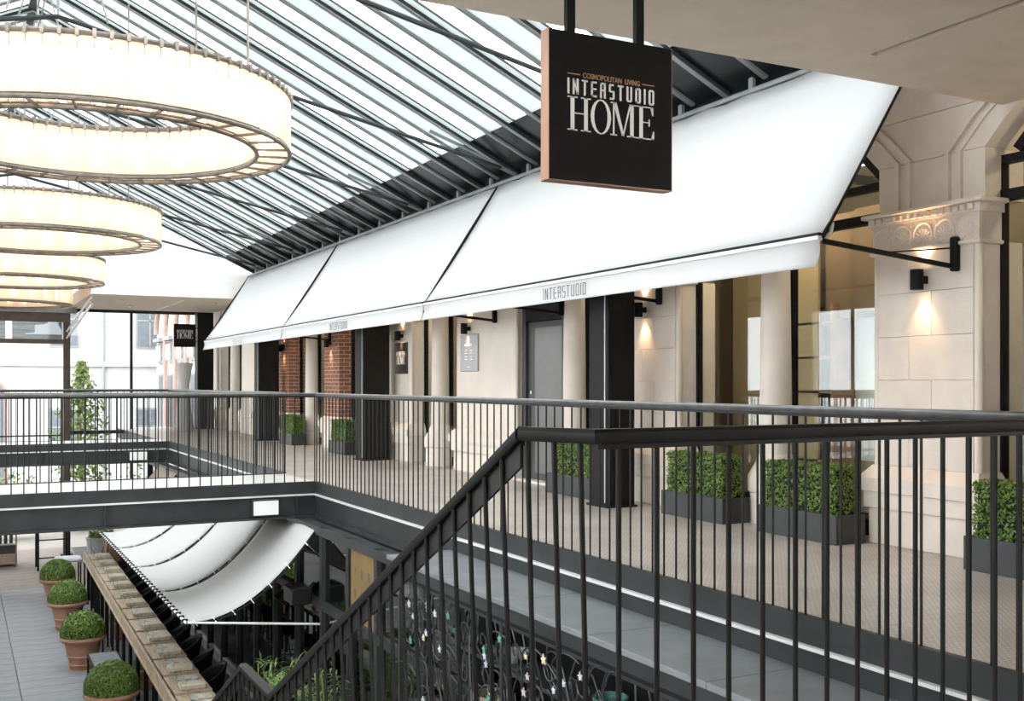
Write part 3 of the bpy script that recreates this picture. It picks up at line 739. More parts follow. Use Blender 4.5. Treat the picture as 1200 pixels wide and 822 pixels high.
# end glazing
eg = thing('window_%d' % wi, 'tall far glazing with thin dark mullions looking onto the street', 'window', (4.5, 32, 0), kind='structure'); wi += 1
for x in (2.75, 4.40, 6.35): part('mullion', MB().box(x-.035, x+.035, 31.96, 32.06, LZ, 3.38), 'steel', eg)
part('mullion', MB().box(-4.4, -4.3, 31.96, 32.06, LZ, 3.0), 'steel', eg)
part('head', MB().box(2.7, 6.6, 31.94, 32.08, 3.30, 3.38), 'steel', eg)
part('transom', MB().box(2.75, 6.6, 31.94, 32.08, -.12, -.02), 'steel', eg)
part('transom', MB().box(-4.4, 2.6, 31.94, 32.08, -.16, -.12), 'steel', eg)
for a, b in ((2.79, 4.36), (4.44, 6.31)): part('pane', MB().box(a, b, 32.0, 32.01, 0, 3.3), 'clearroof', eg)
# brown column and canopy box
bc = thing('column', 'slim brown steel column rising from the terrace beside the far glazing', 'column', (2.655, 31.6, LZ))
part('shaft', MB().box(2.57, 2.74, 31.55, 31.72, LZ, 3.05, .01), 'dirtybrown', bc)
part('base_plate', MB().box(2.50, 2.81, 31.48, 31.79, LZ, LZ+.03), 'dirtybrown', bc)
cb_ = thing('canopy_beam', 'brown boxed canopy beam with dark glass panels above the far glazing', 'beam', (-.5, 31.6, 2.5))
part('beam', MB().box(-4.4, 2.74, 31.5, 31.8, 2.98, 3.22), 'dirtybrown', cb_)
part('beam', MB().box(-4.4, 2.57, 31.52, 31.78, 2.38, 2.50), 'dirtybrown', cb_)
for a in (-4.3, -2.9, -1.5, -.1, 1.3): part('glass_panel', MB().box(a, a+1.24, 31.60, 31.63, 2.5, 2.98), 'dglass', cb_)
part('upper_beam', MB().box(-4.4, 2.9, 31.4, 31.9, 3.22, 3.5), 'steel_l', cb_)
# lattice strut between soffit and column
ls_ = thing('lattice_strut', 'slanted white lattice strut between the soffit and the brown column', 'strut', (2.7, 31.5, 2.7))
pA, pB = Vector((2.66, 31.53, 2.55)), Vector((2.82, 27.0, 3.17))
for dz in (0, .18): part('chord', MB().tube([pA+Vector((0, 0, dz)), pB+Vector((0, 0, dz))], .03, 6), 'lip', ls_, smooth=True)
for i in range(9):
    a = pA.lerp(pB, i/9); b = pA.lerp(pB, (i+1)/9); a2, b2 = (a, b+Vector((0, 0, .18))) if i % 2 else (a+Vector((0, 0, .18)), b)
    part('lacing', MB().tube([a2, b2], .012, 5), 'lip', ls_, smooth=True)

# ---- left gallery and the shell behind the camera (out of frame, closes the place; walls shaped for the light)
gl = thing('floor', 'gallery floor on the opposite side of the atrium', 'floor', (-3.5, 10, 0), kind='structure')
part('gallery_slab', MB().box(-4.6, -2.3, 2.75, 32, -.42, 0), 'paleplate', gl)
wl = thing('wall_left', 'invented glazed wall with cream piers letting daylight in from the opposite side of the atrium', 'wall', (-4.6, 10, 0), kind='structure')  # unseen; glazed so that sky light reaches the shop wall
part('spandrel_band', MB().box(-4.9, -4.6, -4, 32, -.55, .15), 'stone2', wl); part('head_band', MB().box(-4.9, -4.6, -4, 32, 3.55, 4.1), 'stone2', wl)
for yy in range(-4, 33, 3):
    part('glazing_pier', MB().box(-4.9, -4.6, yy-.25, yy+.25, LZ, 3.55), 'stone2', wl)
    if yy < 31:
        part('window_bar', MB().box(-4.78, -4.72, yy+1.47, yy+1.53, .15, 3.55), 'steel', wl); part('pane', MB().box(-4.76, -4.75, yy+.25, yy+2.75, .15, 3.55), 'clearroof', wl); part('lower_panel', MB().box(-4.85, -4.70, yy+.25, yy+2.75, LZ, -.55), 'brick', wl)  # lower bays kept solid to hold daylight off the terrace
wb = thing('wall_front', 'unseen cream wall added behind the landing to keep daylight out', 'wall', (0, -4, 0), kind='structure')  # unseen; kept solid to block daylight from behind the camera
part('wall_face', MB().box(-4.9, 9.7, -4.3, -4, -.3, 3.75), 'stone2', wb)

# ================================================================== AWNINGS
AX, AZ, TX, TZ = 5.30, 2.336, 6.345, 3.905
def awning(y0, y1, label, textm, tw, ty):
    a = thing('awning', label, 'awning', ((AX+TX)/2, (y0+y1)/2, AZ), group='white awnings over the shop fronts')
    n, m = 24, 10; can = MB(); vs = []
    for i in range(n+1):
        yy = y0+(y1-y0)*i/n
        for j in range(m+1):
            t = j/m
            sag = -.03*math.sin(math.pi*t)+ .006*math.sin(yy*5.1)*t*math.sin(math.pi*t)
            wr_ = .012*math.sin(yy*9+t*3)*max(0, t-.75)*4
            vs.append((AX+(TX-AX)*t-sag*.8+wr_*.4, yy, AZ+(TZ-AZ)*t+sag*.5+wr_))
    fs = [(i*(m+1)+j, (i+1)*(m+1)+j, (i+1)*(m+1)+j+1, i*(m+1)+j+1) for i in range(n) for j in range(m)]
    can.add(vs, fs)
    c = part('canopy', can, 'wfabric', a, smooth=True)
    so_ = c.modifiers.new('thick', 'SOLIDIFY'); so_.thickness = .004
    val = MB(); vs = []; k = 6
    for i in range(n+1):
        yy = y0+(y1-y0)*i/n
        for j in range(k+1):
            t = j/k; vs.append((AX-.02+.012*math.sin(t*math.pi)-.035*t*t+.004*math.sin(yy*6)*t, yy, AZ-.03-.20*t))
    val.add(vs, [(i*(k+1)+j, (i+1)*(k+1)+j, (i+1)*(k+1)+j+1, i*(k+1)+j+1) for i in range(n) for j in range(k)])
    v = part('valance', val, 'wfabric', a, smooth=True); s2 = v.modifiers.new('thick', 'SOLIDIFY'); s2.thickness = .004
    part('front_bar', MB().box(AX-.03, AX+.02, y0, y1, AZ-.045, AZ-.012, .006), 'lip', a)
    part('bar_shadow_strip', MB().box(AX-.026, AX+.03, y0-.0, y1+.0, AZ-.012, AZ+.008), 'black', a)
    part('side_edge', MB().beam((AX+.01, y0-.006, AZ-.03), (TX, y0-.006, TZ-.02), .008, .02), 'black', a)
    part('side_edge', MB().beam((AX+.01, y1+.012, AZ-.01), (TX, y1+.012, TZ), .02, .03), 'black', a)
    lt = condensed('INTERSTUDIO', tw, .115, .002, .17, .42)
    place(lt, lambda p, q, r: (AX-.052-.0-r, ty-p, AZ-.14+q))
    part('lettering', lt, textm, v)
    return a
aw = [awning(5.56, 12.60, 'white canvas awning by the carved pier with dark INTERSTUDIO lettering', 'inkgrey', .82, 9.0),
      awning(12.64, 19.30, 'middle white canvas awning between the two black seams', 'inkgrey', .86, 15.96),
      awning(19.34, 26.25, 'farthest white canvas awning against the white gable', 'lettertint', .86, 22.7)]
part('end_scroll', MB().tube([(AX+.0, 5.58, AZ-.02), (AX+.06, 5.58, AZ-.02), (AX+.11, 5.58, AZ+.02), (AX+.125, 5.58, AZ+.09)], .014, 8), 'lip', aw[0], smooth=True)
# wall arms of the awnings
for k, (ya, pi) in enumerate(((5.56, 0), (9.36, 0), (11.46, 0), (13.28, 1), (17.5, 1), (20.7, 2), (24.2, 2))):
    wx = 6.66
    ar = part('arm', MB().beam((AX+.02, ya, AZ-.05), (wx-.05, ya, 2.175), .022, .034), 'black', aw[pi])
    part('wall_bracket', MB().box(wx-.06, wx+(.0 if k != 2 else .1), ya-.03, ya+.03, 2.14, 2.40, .01), 'black', ar)
    part('arm_stay', MB().beam((AX+.62, ya, AZ-.095), (wx-.04, ya, 2.315), .008, .012), 'black', ar)

# ================================================================== SIGNS
def logo(root, w, h, fn, small=True, full=True):
    """COSMOPOLITAN LIVING / INTERSTUDIO / HOME on a panel; fn maps (a right, b up, c out) to world"""
    L = []
    hm = fit(home_mb(), w*.70, h*.235); place(hm, lambda a, b, c: fn(a, b-h*.015, c)); part('home_lettering', hm, 'letter', root)
    it = condensed('INTERSTUDIO', w*.70, h*.105, .003); place(it, lambda a, b, c: fn(a, b+h*.165, c)); part('interstudio_lettering', it, 'letter', root)
    if full:
        cl = fit(text_mb('COSMOPOLITAN  LIVING', 1, 1, .012), w*.46, h*.036); place(cl, lambda a, b, c: fn(a, b+h*.248, c)); part('tagline', cl, 'gold', root)
        for s_ in (-1, 1):
            part('rule', place(flat([[(-.05*w, -.002), (.05*w, -.002), (.05*w, .002), (-.05*w, .002)]]), lambda a, b, c: fn(a+s_*w*.30, b+h*.248, c)), 'gold', root)
sx0, sx1, sy, sz0, sz1 = 2.24, 2.885, 3.97, 2.173, 2.823
sg = thing('hanging_sign', 'square black hanging sign with white HOME lettering and copper edges', 'sign', ((sx0+sx1)/2, sy+.035, sz0))
part('panel', MB().box(sx0+.003, sx1-.003, sy, sy+.068, sz0+.003, sz1-.003), 'signface', sg)
part('copper_side', MB().box(sx0, sx0+.003, sy+.0, sy+.068, sz0, sz1), 'copper', sg); part('copper_side', MB().box(sx1-.003, sx1, sy, sy+.068, sz0, sz1), 'copper', sg)
part('copper_bottom', MB().box(sx0, sx1, sy, sy+.068, sz0, sz0+.003), 'copper', sg)
for x in (sx0+.125, sx0+.485): part('hanger', MB().box(x-.02, x+.02, sy+.02, sy+.05, sz1-.003, 3.32), 'black', sg)
cx, cz = (sx0+sx1)/2, (sz0+sz1)/2
logo(sg, .645, .65, lambda a, b, c: (cx+a-.004, sy-.002-c, cz+b-.02))
s2_ = thing('projecting_sign', 'small square black sign with white HOME lettering on the far black pillar', 'sign', (5.74, 31.05, 2.32))
part('panel', MB().box(5.41, 6.0, 31.02, 31.09, 2.33, 2.98), 'signface', s2_)
for z in (2.48, 2.86): part('bracket', MB().box(6.0, 6.06, 31.04, 31.07, z-.012, z+.012), 'black', s2_)
logo(s2_, .62, .70, lambda a, b, c: (5.705+a, 31.015-c, 2.66+b), full=False)
p1_ = thing('wall_plaque', 'dark bronze plaque with pale HOME lettering under a sconce', 'plaque', (XW, 16.83, 1.46))
part('plate', MB().box(XW-.025, XW+.0, 16.56, 17.10, 1.46, 1.985, .004), 'bplaque', p1_)
logo(p1_, .56, .62, lambda a, b, c: (XW-.027-c, 16.83-a, 1.70+b), full=False)
p2_ = thing('wall_plaque', 'pewter grey plaque with faint lines of text beside the grey door', 'plaque', (XW, 14.12, 1.47))
part('plate', MB().box(XW-.03, XW, 13.84, 14.42, 1.475, 2.02, .004), 'plaque', p2_)
part('text_line', place(fit(text_mb('INTERSTUDIO', 1), .26, .03), lambda a, b, c: (XW-.032-c, 14.13-a, 1.86+b)), 'letter', p2_)
for z in (1.78, 1.74, 1.69, 1.65, 1.54):
    for yy in ((14.22, 14.04) if z > 1.6 else (14.13,)): part('text_line', MB().box(XW-.0325, XW-.03, yy-.045, yy+.045, z-.004, z+.004), 'letter', p2_)

# ================================================================== SCONCES
SCS = [(5.86, 'carved stone pier'), (9.655, 'pier behind the near black pillar'), (14.15, 'pewter plaque'), (16.80, 'bronze plaque'), (20.70, 'nearer brick pier'), (24.15, 'farther brick pier')]
for k, (yy, w_) in enumerate(SCS):
    z = 2.10
    s_ = thing('wall_sconce', ['black up-and-down wall sconce on the carved pier', 'black up-and-down wall sconce half behind the black pillar', 'black up-and-down wall sconce above the pewter plaque', 'black up-and-down wall sconce above the bronze plaque', 'black up-and-down wall sconce on the nearer brick pier', 'black up-and-down wall sconce on the farther brick pier'][k], 'wall lamp', (XW, yy, z), group='sconces along the shop wall')
    xc = XW-.095
    part('body', MB().lathe([(.043, -.075), (.05, -.078), (.05, .078), (.043, .075), (.043, -.06)], 18, (xc, yy, z)), 'black', s_, smooth=True)
    part('wall_mount', MB().box(xc+.045, XW, yy-.03, yy+.03, z-.03, z+.03, .004), 'black', s_)
    for sgn in (-1, 1):
        part('lens', MB().lathe([(0, sgn*.062), (.043, sgn*.062)], 14, (xc, yy, z)), 'lens', s_)
        ld = bpy.data.lights.new('sconce_beam', 'SPOT'); ld.energy = 15; ld.color = (1, .62, .34); ld.spot_size = R(82); ld.spot_blend = 1.0; ld.shadow_soft_size = .015
        lo = new('sconce_beam', ld, s_, (-.055, 0, sgn*.080), (R(180) if sgn > 0 else 0, 0, 0))

# ================================================================== CHANDELIERS
CX, CZB, CR, CH = .95, 3.153, 1.50, .43
def chandelier():
    c = thing('chandelier', '', 'chandelier', (0, 0, 0), group='ring chandeliers down the atrium')
    ring = lambda r, z, n=72: [(r*math.cos(2*math.pi*i/n), r*math.sin(2*math.pi*i/n), z) for i in range(n)]
    RI = CR-.26
    for r, nm in ((CR, 'outer'), (RI, 'inner')):
        part(nm+'_top_ring', MB().tube(ring(r, CH), .020, 8, True), 'bronze', c, False, True)
        part(nm+'_bottom_ring', MB().tube(ring(r, 0), .018, 8, True), 'bronze', c, False, True)
        part(nm+'_bead_ring', MB().tube(ring(r, .022), .006, 5, True), 'bronze', c, False, True)
        n = 90 if r == CR else 74
        w = 2*math.pi*r/n*.96; mb = MB(); prof = []
        m = 5
        for i in range(m*2+1):
            t = i/(m*2); prof.append((-w/2+w*t, .008 if i % 2 else 0.))
        vs = [(p[1], p[0], .03) for p in prof]+[(p[1], p[0], CH-.02) for p in prof]; q = len(prof)
        mb.add(vs, [(i, i+1, q+i+1, q+i) for i in range(q-1)])
        me = mb.mesh('glass_panel', 'drum')
        for i in range(n):
            a = 2*math.pi*(i+.5)/n; new('glass_panel', me, c, (r*math.cos(a), r*math.sin(a), 0), (0, 0, a))
        nn = 90 if r == CR else 74
        cl = MB().box(-.026, .026, -.012, .012, CH-.028, CH+.028).mesh('clip', 'bronze')
        for i in range(nn):
            a = 2*math.pi*i/nn; new('clip', cl, c, (r*math.cos(a), r*math.sin(a), 0), (0, 0, a))
    sp = MB().beam((RI, 0, 0), (CR, 0, 0), .016, .016).mesh('spoke', 'bronze')
    for i in range(32): new('spoke', sp, c, (0, 0, 0), (0, 0, 2*math.pi*i/32))
    tp = MB().beam((RI, 0, CH), (CR, 0, CH), .016, .016).mesh('top_spoke', 'bronze')
    for i in range(16): new('top_spoke', tp, c, (0, 0, 0), (0, 0, 2*math.pi*i/16))
    bm_ = MB().lathe([(0, .10), (.03, .11), (.042, .15), (.045, .22), (.042, .29), (.03, .33), (0, .34)], 12, (CR-.13, 0, 0)).mesh('lamp_bulb', 'bulb', smooth=True)
    for i in range(24): new('lamp_bulb', bm_, c, (0, 0, 0), (0, 0, 2*math.pi*(i+.5)/24))
    for i in range(4):
        a = math.pi/4+i*math.pi/2
        part('hanger_rod', MB().tube([((CR-.13)*math.cos(a), (CR-.13)*math.sin(a), CH), ((CR-.13)*math.cos(a), (CR-.13)*math.sin(a), CH+2.52)], .009, 6), 'bronze', c, False, True)
    return c
ch0 = chandelier()
for i in range(4):
    o = ch0 if i == 0 else copy_tree(ch0)
    o.location = (CX, 8.92+6.24*i, CZB)
    o['label'] = ['largest ring chandelier of ribbed glass hanging nearest the landing soffit', 'ring chandelier of ribbed glass hanging above the nearer footbridge', 'ring chandelier of ribbed glass hanging between the two footbridges', 'farthest ring chandelier of ribbed glass hanging just beyond the white gable'][i]
short_rod = {}
for r_ in [q for q in o.children if q.name.startswith('hanger_rod')]:       # the farthest one hangs from the lower end slab
    co = r_.data.vertices; zmin = min(v.co.z for v in co); me = r_.data.copy()
    for v in me.vertices:
        if v.co.z > zmin+.5: v.co.z = 4.0-CZB
    r_.data = me

# ================================================================== PLANTERS on the walkway
def leaf_shell(points_normals, n, size, seed):
    rg = random.Random(seed); mb = MB()
    for _ in range(n):
        p, nm = points_normals(rg); p, nm = Vector(p), Vector(nm).normalized()
        d = (nm+Vector((rg.uniform(-1, 1), rg.uniform(-1, 1), rg.uniform(-1, 1)))*.9).normalized()
        u = d.cross(Vector((rg.uniform(-1, 1), rg.uniform(-1, 1), rg.uniform(-1, 1)))).normalized(); v = d.cross(u)
        s_ = size*rg.uniform(.7, 1.3); p = p+nm*rg.uniform(-.02, .018)
        mb.quad(p-u*s_*.5, p+v*s_*.32, p+u*s_*.6, p-v*s_*.32)
    return mb
HL, HW_, HZ0, HZ1 = .86, .24, .20, .615
def box_pn(rg):
    areas = [HL*(HZ1-HZ0)]*2+[HW_*(HZ1-HZ0)]*2+[HL*HW_]; t = rg.uniform(0, sum(areas)); f = 0
    while t > areas[f]: t -= areas[f]; f += 1
    a, b, z = rg.uniform(-HW_/2, HW_/2), rg.uniform(-HL/2, HL/2), rg.uniform(HZ0, HZ1)
    if f == 0: return (-HW_/2, b, z), (-1, 0, 0)
    if f == 1: return (HW_/2, b, z), (1, 0, 0)
    if f == 2: return (a, -HL/2, z), (0, -1, 0)
    if f == 3: return (a, HL/2, z), (0, 1, 0)
    return (a, b, HZ1), (0, 0, 1)
def planter():
    p = thing('hedge_planter', '', 'planter', (0, 0, 0), group='box hedge planters along the shop wall')
    b = MB(); w, l, h = .16, .48, .235
    b.box(-w, -w+.02, -l, l, 0, h).box(w-.02, w, -l, l, 0, h).box(-w+.02, w-.02, -l, -l+.02, 0, h).box(-w+.02, w-.02, l-.02, l, 0, h).box(-w+.02, w-.02, -l+.02, l-.02, .15, .19)
    part('trough', b, 'planter', p, False)
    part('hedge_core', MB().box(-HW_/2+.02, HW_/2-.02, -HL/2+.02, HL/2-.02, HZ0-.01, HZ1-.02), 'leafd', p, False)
    part('hedge_leaves', leaf_shell(box_pn, 5200, .026, 3), 'leaf', p, False, kind='stuff')
    return p
pl0 = planter()
PL = [(6.40, 4.68, 'box hedge in a dark trough on the landing side of the carved pier'), (6.40, 6.86, 'box hedge in a dark trough between the carved pier and the round column'), (6.40, 8.29, 'box hedge in a dark trough between the round column and the half-hidden sconce pier'),
      (6.40, 10.62, 'box hedge in a dark trough beside the near black pillar and grey door'), (6.36, 18.95, 'box hedge in a dark trough beyond the middle black pillar'), (6.36, 22.4, 'box hedge in a dark trough between the two brick piers')]
for i, (x, y_, lab) in enumerate(PL):
    o = pl0 if i == 0 else copy_tree(pl0)
    o.location = (x, y_, 0); o['label'] = lab
# bulkhead lamps on the bridge beams
for k, (x0, x1, yy, lab) in enumerate(((3.34, 3.66, 13.57, 'small rectangular opal lamp on the nearer bridge beam'), (3.34, 3.70, 24.54, 'small rectangular opal lamp on the farther bridge beam'))):
    b = thing('bulkhead_lamp', lab, 'lamp', ((x0+x1)/2, yy, -.39))
    part('housing', MB().box(x0-.02, x1+.02, yy-.02, yy+.069, -.405, -.185, .01), 'fascia', b)
    part('diffuser', MB().box(x0, x1, yy-.035, yy-.02, -.385, -.205, .005), 'opal', b)

# ================================================================== LOWER TERRACE
lt_ = thing('floor', 'grey plank decking of the lower terrace with brown planks at the far end', 'floor', (0, 20, LZ), kind='structure')
part('sub_floor', MB().box(-4.6, 9.7, 2, 33, LZ-.3, LZ-.03), 'fascia', lt_)
pmesh = {}
def plank(x0, x1, y0, y1, m, nm='deck_plank'):
    key = (round(x1-x0, 3), round(y1-y0, 3), m)
    if key not in pmesh: pmesh[key] = MB().box(0, x1-x0, .004, y1-y0-.004, -.03, 0, .004).mesh(nm, m)
    new(nm, pmesh[key], lt_, (x0, y0-20, 0))
y = 9.6
while y < 32.9:
    m = 'deck2' if y > 26.5 else 'deck'
    plank(-4.5, .845, y, y+.42, m); plank(.855, 2.90, y, y+.42, m); y += .42
y = 9.6
while y < 32.5: plank(2.905, 3.88, y, y+.70, 'dfloor'); y += .70
plank(3.885, 4.0, 9.3, 32.5, 'concrete', 'facade_kerb')
part('lower_shop_floor', MB().box(4.0, 9.6, 2, 33, LZ-.03, LZ), 'dfloor', lt_)
# lower glazed facade
XF = 3.95
lw = thing('window_%d' % wi, 'dark glazed shop front of the lower terrace under the walkway', 'window', (XF, 16, LZ), kind='structure'); wi += 1
ys = [8.2, 9.35, 10.62, 11.54, 12.53, 13.6, 14.7, 15.8, 16.9, 18.0, 19.1, 20.2, 21.3, 22.4, 23.5, 24.6, 25.7]
for a in ys: part('mullion', MB().box(XF-.05, XF+.05, a-.045, a+.045, LZ, -.45), 'fascia', lw)
part('transom', MB().box(XF-.055, XF+.04, 8.2, 25.7, -1.44, -1.34), 'fascia', lw)
part('sill', MB().box(XF-.04, XF+.04, 8.2, 25.7, LZ, LZ+.14), 'lip', lw)
part('head', MB().box(XF-.06, XF+.12, 8.2, 25.7, -.55, -.45), 'fascia', lw)
for a, b in zip(ys, ys[1:]):
    for z0, z1 in ((LZ+.14, -1.44), (-1.34, -.55)):
        if a == 10.62 and z1 > -1: continue
        part('pane', MB().box(XF, XF+.008, a+.045, b-.045, z0, z1), 'dglass', lw)
sw = thing('wall_lower', 'dark interior of the lower shop behind the terrace glazing', 'wall', (6.2, 14, LZ), kind='structure')
part('back_wall', MB().box(6.2, 6.3, 2, 33, LZ, -.3), 'dfloor', sw)
part('tan_partition', MB().box(4.75, 4.82, 13.0, 13.9, LZ, -1.5), 'tan', sw)
part('tan_partition', MB().box(4.4, 4.46, 11.2, 12.2, LZ, -1.6), 'tan', sw)
part('tan_partition', MB().box(4.75, 4.82, 16.2, 17.1, LZ, -1.5), 'tan_l', sw)
part('dark_shelf', MB().box(4.35, 4.6, 14.4, 15.4, LZ, -1.2), 'black', sw)
part('dark_shelf', MB().box(4.35, 4.6, 17.8, 19.0, LZ, -1.0), 'black', sw)
part('bulkhead', MB().box(4.25, 4.35, 1.2, 9.3, LZ, -.33), 'black', sw)
# gold poster in the facade
po = thing('poster', 'gold poster with spaced dark capitals behind the terrace glazing', 'poster', (XF-.01, 11.08, -1.36))
part('sheet', MB().box(XF-.02, XF-.005, 10.67, 11.49, -1.36, -.50), 'gold_sheet', po)
for r_, row in enumerate(('THE', 'MIL', 'N')):
    for c_, chh in enumerate(row):
        g = fit(text_mb(chh, 1, 1, .03), .055, .10); cy = 11.35-c_*.23; cz_ = -.80-r_*.24
        part('letter', place(g, lambda a, b, c: (XF-.022-c, cy-a, cz_+b)), 'inkgrey', po)
# white sails laced under the walkway
SXR, SZR, SXL, SZL = 3.905, -.495, 2.37, -1.48
SY = [12.72, 14.8, 16.95, 19.05, 21.2]
def sail(y0, y1, label, m='sail', sag=.30, seed=0):
    s_ = thing('shade_sail', label, 'shade sail', ((SXR+SXL)/2, (y0+y1)/2, -1.5), group='white sails laced under the walkway')
    n, k = 14, 10; vs = []
    for i in range(n+1):
        t = i/n
        for j in range(k+1):
            u = j/k; yy = y0+.03+(y1-y0-.06)*u
            z = SZR+(SZL-SZR)*t-4*sag*t*(1-t)+.05*math.sin(math.pi*u)*math.sin(math.pi*t)+.02*math.sin(u*9+seed)*(1-t)*math.sin(math.pi*u)
            vs.append((SXR+(SXL-SXR)*t, yy+.06*math.sin(math.pi*t)*(1 if j == 0 else -1 if j == k else 0), z))
    mb = MB().add(vs, [(i*(k+1)+j, (i+1)*(k+1)+j, (i+1)*(k+1)+j+1, i*(k+1)+j+1) for i in range(n) for j in range(k)])
    c = part('canvas', mb, m, s_, smooth=True); so_ = c.modifiers.new('thick', 'SOLIDIFY'); so_.thickness = .006
    edge = lambda u: [(SXR+(SXL-SXR)*i/n, y0+.016+(y1-y0-.032)*u, SZR+(SZL-SZR)*i/n-4*sag*(i/n)*(1-i/n)-.015) for i in range(n+1)]
    part('edge_rope', MB().tube(edge(0), .012, 5), 'black', s_, smooth=True)
    part('edge_rope', MB().tube(edge(1), .012, 5), 'black', s_, smooth=True)
    part('hem_rope', MB().tube([(SXL-.02, y0+.02, SZL), (SXL-.02, y1-.02, SZL)], .016, 6), 'letter', s_, smooth=True)
    ty = y0+.1; tm = MB().box(-.018, .018, -.02, .02, -.02, .02)
    while ty < y1-.05:
        part('hem_toggle', MB().box(SXL-.045, SXL+.02, ty-.022, ty+.022, SZL-.01, SZL+.025, .005), 'black', s_); ty += .21
    for i in range(1, n, 2):
        p = edge(0)[i]; part('lace', MB().tube([(p[0], p[1]-.03, p[2]-.02), (p[0]-.03, p[1]+.05, p[2]+.03)], .007, 4), 'letter', s_)
    return s_
labs = ['white sail with brownish folds, the outermost one beside the stairs', 'white sail laced behind the outermost one under the bridge', 'white sail hanging below the footbridge middle, third of the row', 'white sail at the inner end of the laced row']
sl0 = [sail(a, b, l, seed=i) for i, (a, b, l) in enumerate(zip(SY, SY[1:], labs))]
sail(22.0, 24.2, 'brown sail hanging below the walkway by the far footbridge', 'brown_sail', .2)
part('spreader_rod', MB().tube([(SXL, 12.72, SZL), (3.90, 12.55, -1.62)], .014, 6), 'lip', sl0[0], smooth=True)
# timber parapet and dining row
def pX(yy, near, far): return near+(far-near)*(yy-12.87)/(25.0-12.87)
pa = thing('timber_parapet', 'weathered timber parapet with thin black posts along the dining row', 'parapet', (2.25, 18, LZ))
y = 11.2
while y < 25.2:
    y1 = min(y+1.62, 25.2); xa, xb = pX(y, 2.21, 2.44), pX(y1, 2.21, 2.44)
    part('plank', MB().beam((xa+.03, y+.005, -2.47), (xb+.03, y1-.005, -2.47), .035, .14), 'wood', pa)
    part('shelf_plank', MB().beam((xa+.02, y+.005, -2.555), (xb+.02, y1-.005, -2.555), .06, .02), 'wood', pa)
    for yy in (y+.1, y+.9):
        xx = pX(yy, 2.21, 2.44)+.03; part('post', MB().box(xx-.015, xx+.015, yy-.015, yy+.015, LZ, -2.46), 'black', pa)
    y = y1
def dining_table():
    t = thing('dining_table', '', 'table', (0, 0, 0), group='set tables along the timber parapet')
    for i in range(3): part('table_plank', MB().box(-.225+i*.15+.003, -.225+(i+1)*.15-.003, -.40, .40, .955, .995, .004), 'wood', t, False)
    for sx in (-.19, .19):
        for sy_ in (-.34, .34): part('leg', MB().box(sx-.02, sx+.02, sy_-.02, sy_+.02, 0, .955), 'black', t, False)
    part('apron', MB().box(-.19, .19, -.35, .35, .90, .955), 'black', t, False)
    return t
def plate_():
    o = thing('plate', '', 'plate', (0, 0, 0), group='stoneware plates on the dining row')
    part('dish', MB().lathe([(0, .004), (.08, .004), (.125, .018), (.13, .02), (.125, .012), (.08, 0), (0, 0)], 20), 'plateware', o, False, True)
    part('napkin', MB().box(-.035, .035, -.08, .08, .012, .03, .006), 'linen', o, False)
    return o
def glass_():
    o = thing('wine_glass', '', 'glass', (0, 0, 0), group='wine glasses on the dining row')
    part('bowl', MB().lathe([(.004, .08), (.03, .10), (.04, .14), (.034, .19)], 12), 'glass', o, False, True)
    part('stem', MB().lathe([(.033, 0), (.033, .004), (.005, .008), (.004, .08)], 12), 'glass', o, False, True)
    return o
def block_():
    o = thing('cushion', '', 'cushion', (0, 0, 0), group='pale cushions between the place settings')
    part('pad', MB().box(-.16, .14, -.10, .10, 0, .07, .012), 'linen', o, False)
    part('piping', MB().tube([(-.155, -.095, .035), (.135, -.095, .035), (.135, .095, .035), (-.155, .095, .035)], .006, 5, True), 'wood', o, False, True)
    return o
def shell_chair():
    c = thing('shell_chair', '', 'chair', (0, 0, 0), group='black shell chairs along the dining row')
    n, m = 14, 6; vs = []; mb = MB()
    for i in range(n+1):
        a = R(-115+230*i/n)
        for j in range(m+1):
            t = j/m; h = .60+t*(.08+.26*math.cos(a/2)**2); r = .17+.05*t
            vs.append((r*math.cos(a)+.02, r*math.sin(a)*1.02, h))
    mb.add(vs, [(i*(m+1)+j, (i+1)*(m+1)+j, (i+1)*(m+1)+j+1, i*(m+1)+j+1) for i in range(n) for j in range(m)])
    b = part('back_shell', mb, 'black', c, False, True); b.modifiers.new('thick', 'SOLIDIFY').thickness = .02
    part('seat', MB().lathe([(0, .60), (.15, .60), (.18, .62), (.17, .645), (0, .64)], 18), 'black', c, False, True)
    for sx in (-1, 1):
        for sy_ in (-1, 1): part('leg', MB().tube([(sx*.12, sy_*.12, .6), (sx*.19, sy_*.19, 0)], .011, 6), 'iron', c, False, True)
    part('foot_ring', MB().tube([(.165*math.cos(R(a)), .165*math.sin(R(a)), .28) for a in range(0, 360, 30)], .008, 5, True), 'iron', c, False, True)
    return c
dt, pt, gt, bt, ct = dining_table(), plate_(), glass_(), block_(), shell_chair()
first = {id(q): True for q in (dt, pt, gt, bt, ct)}
def put(o, loc, label, rz=0):
    if first[id(o)]: first[id(o)] = False; q = o; q.location = loc; q.rotation_euler = (0, 0, rz)
    else: q = copy_tree(o, None, loc, rz)
    q['label'] = label; return q
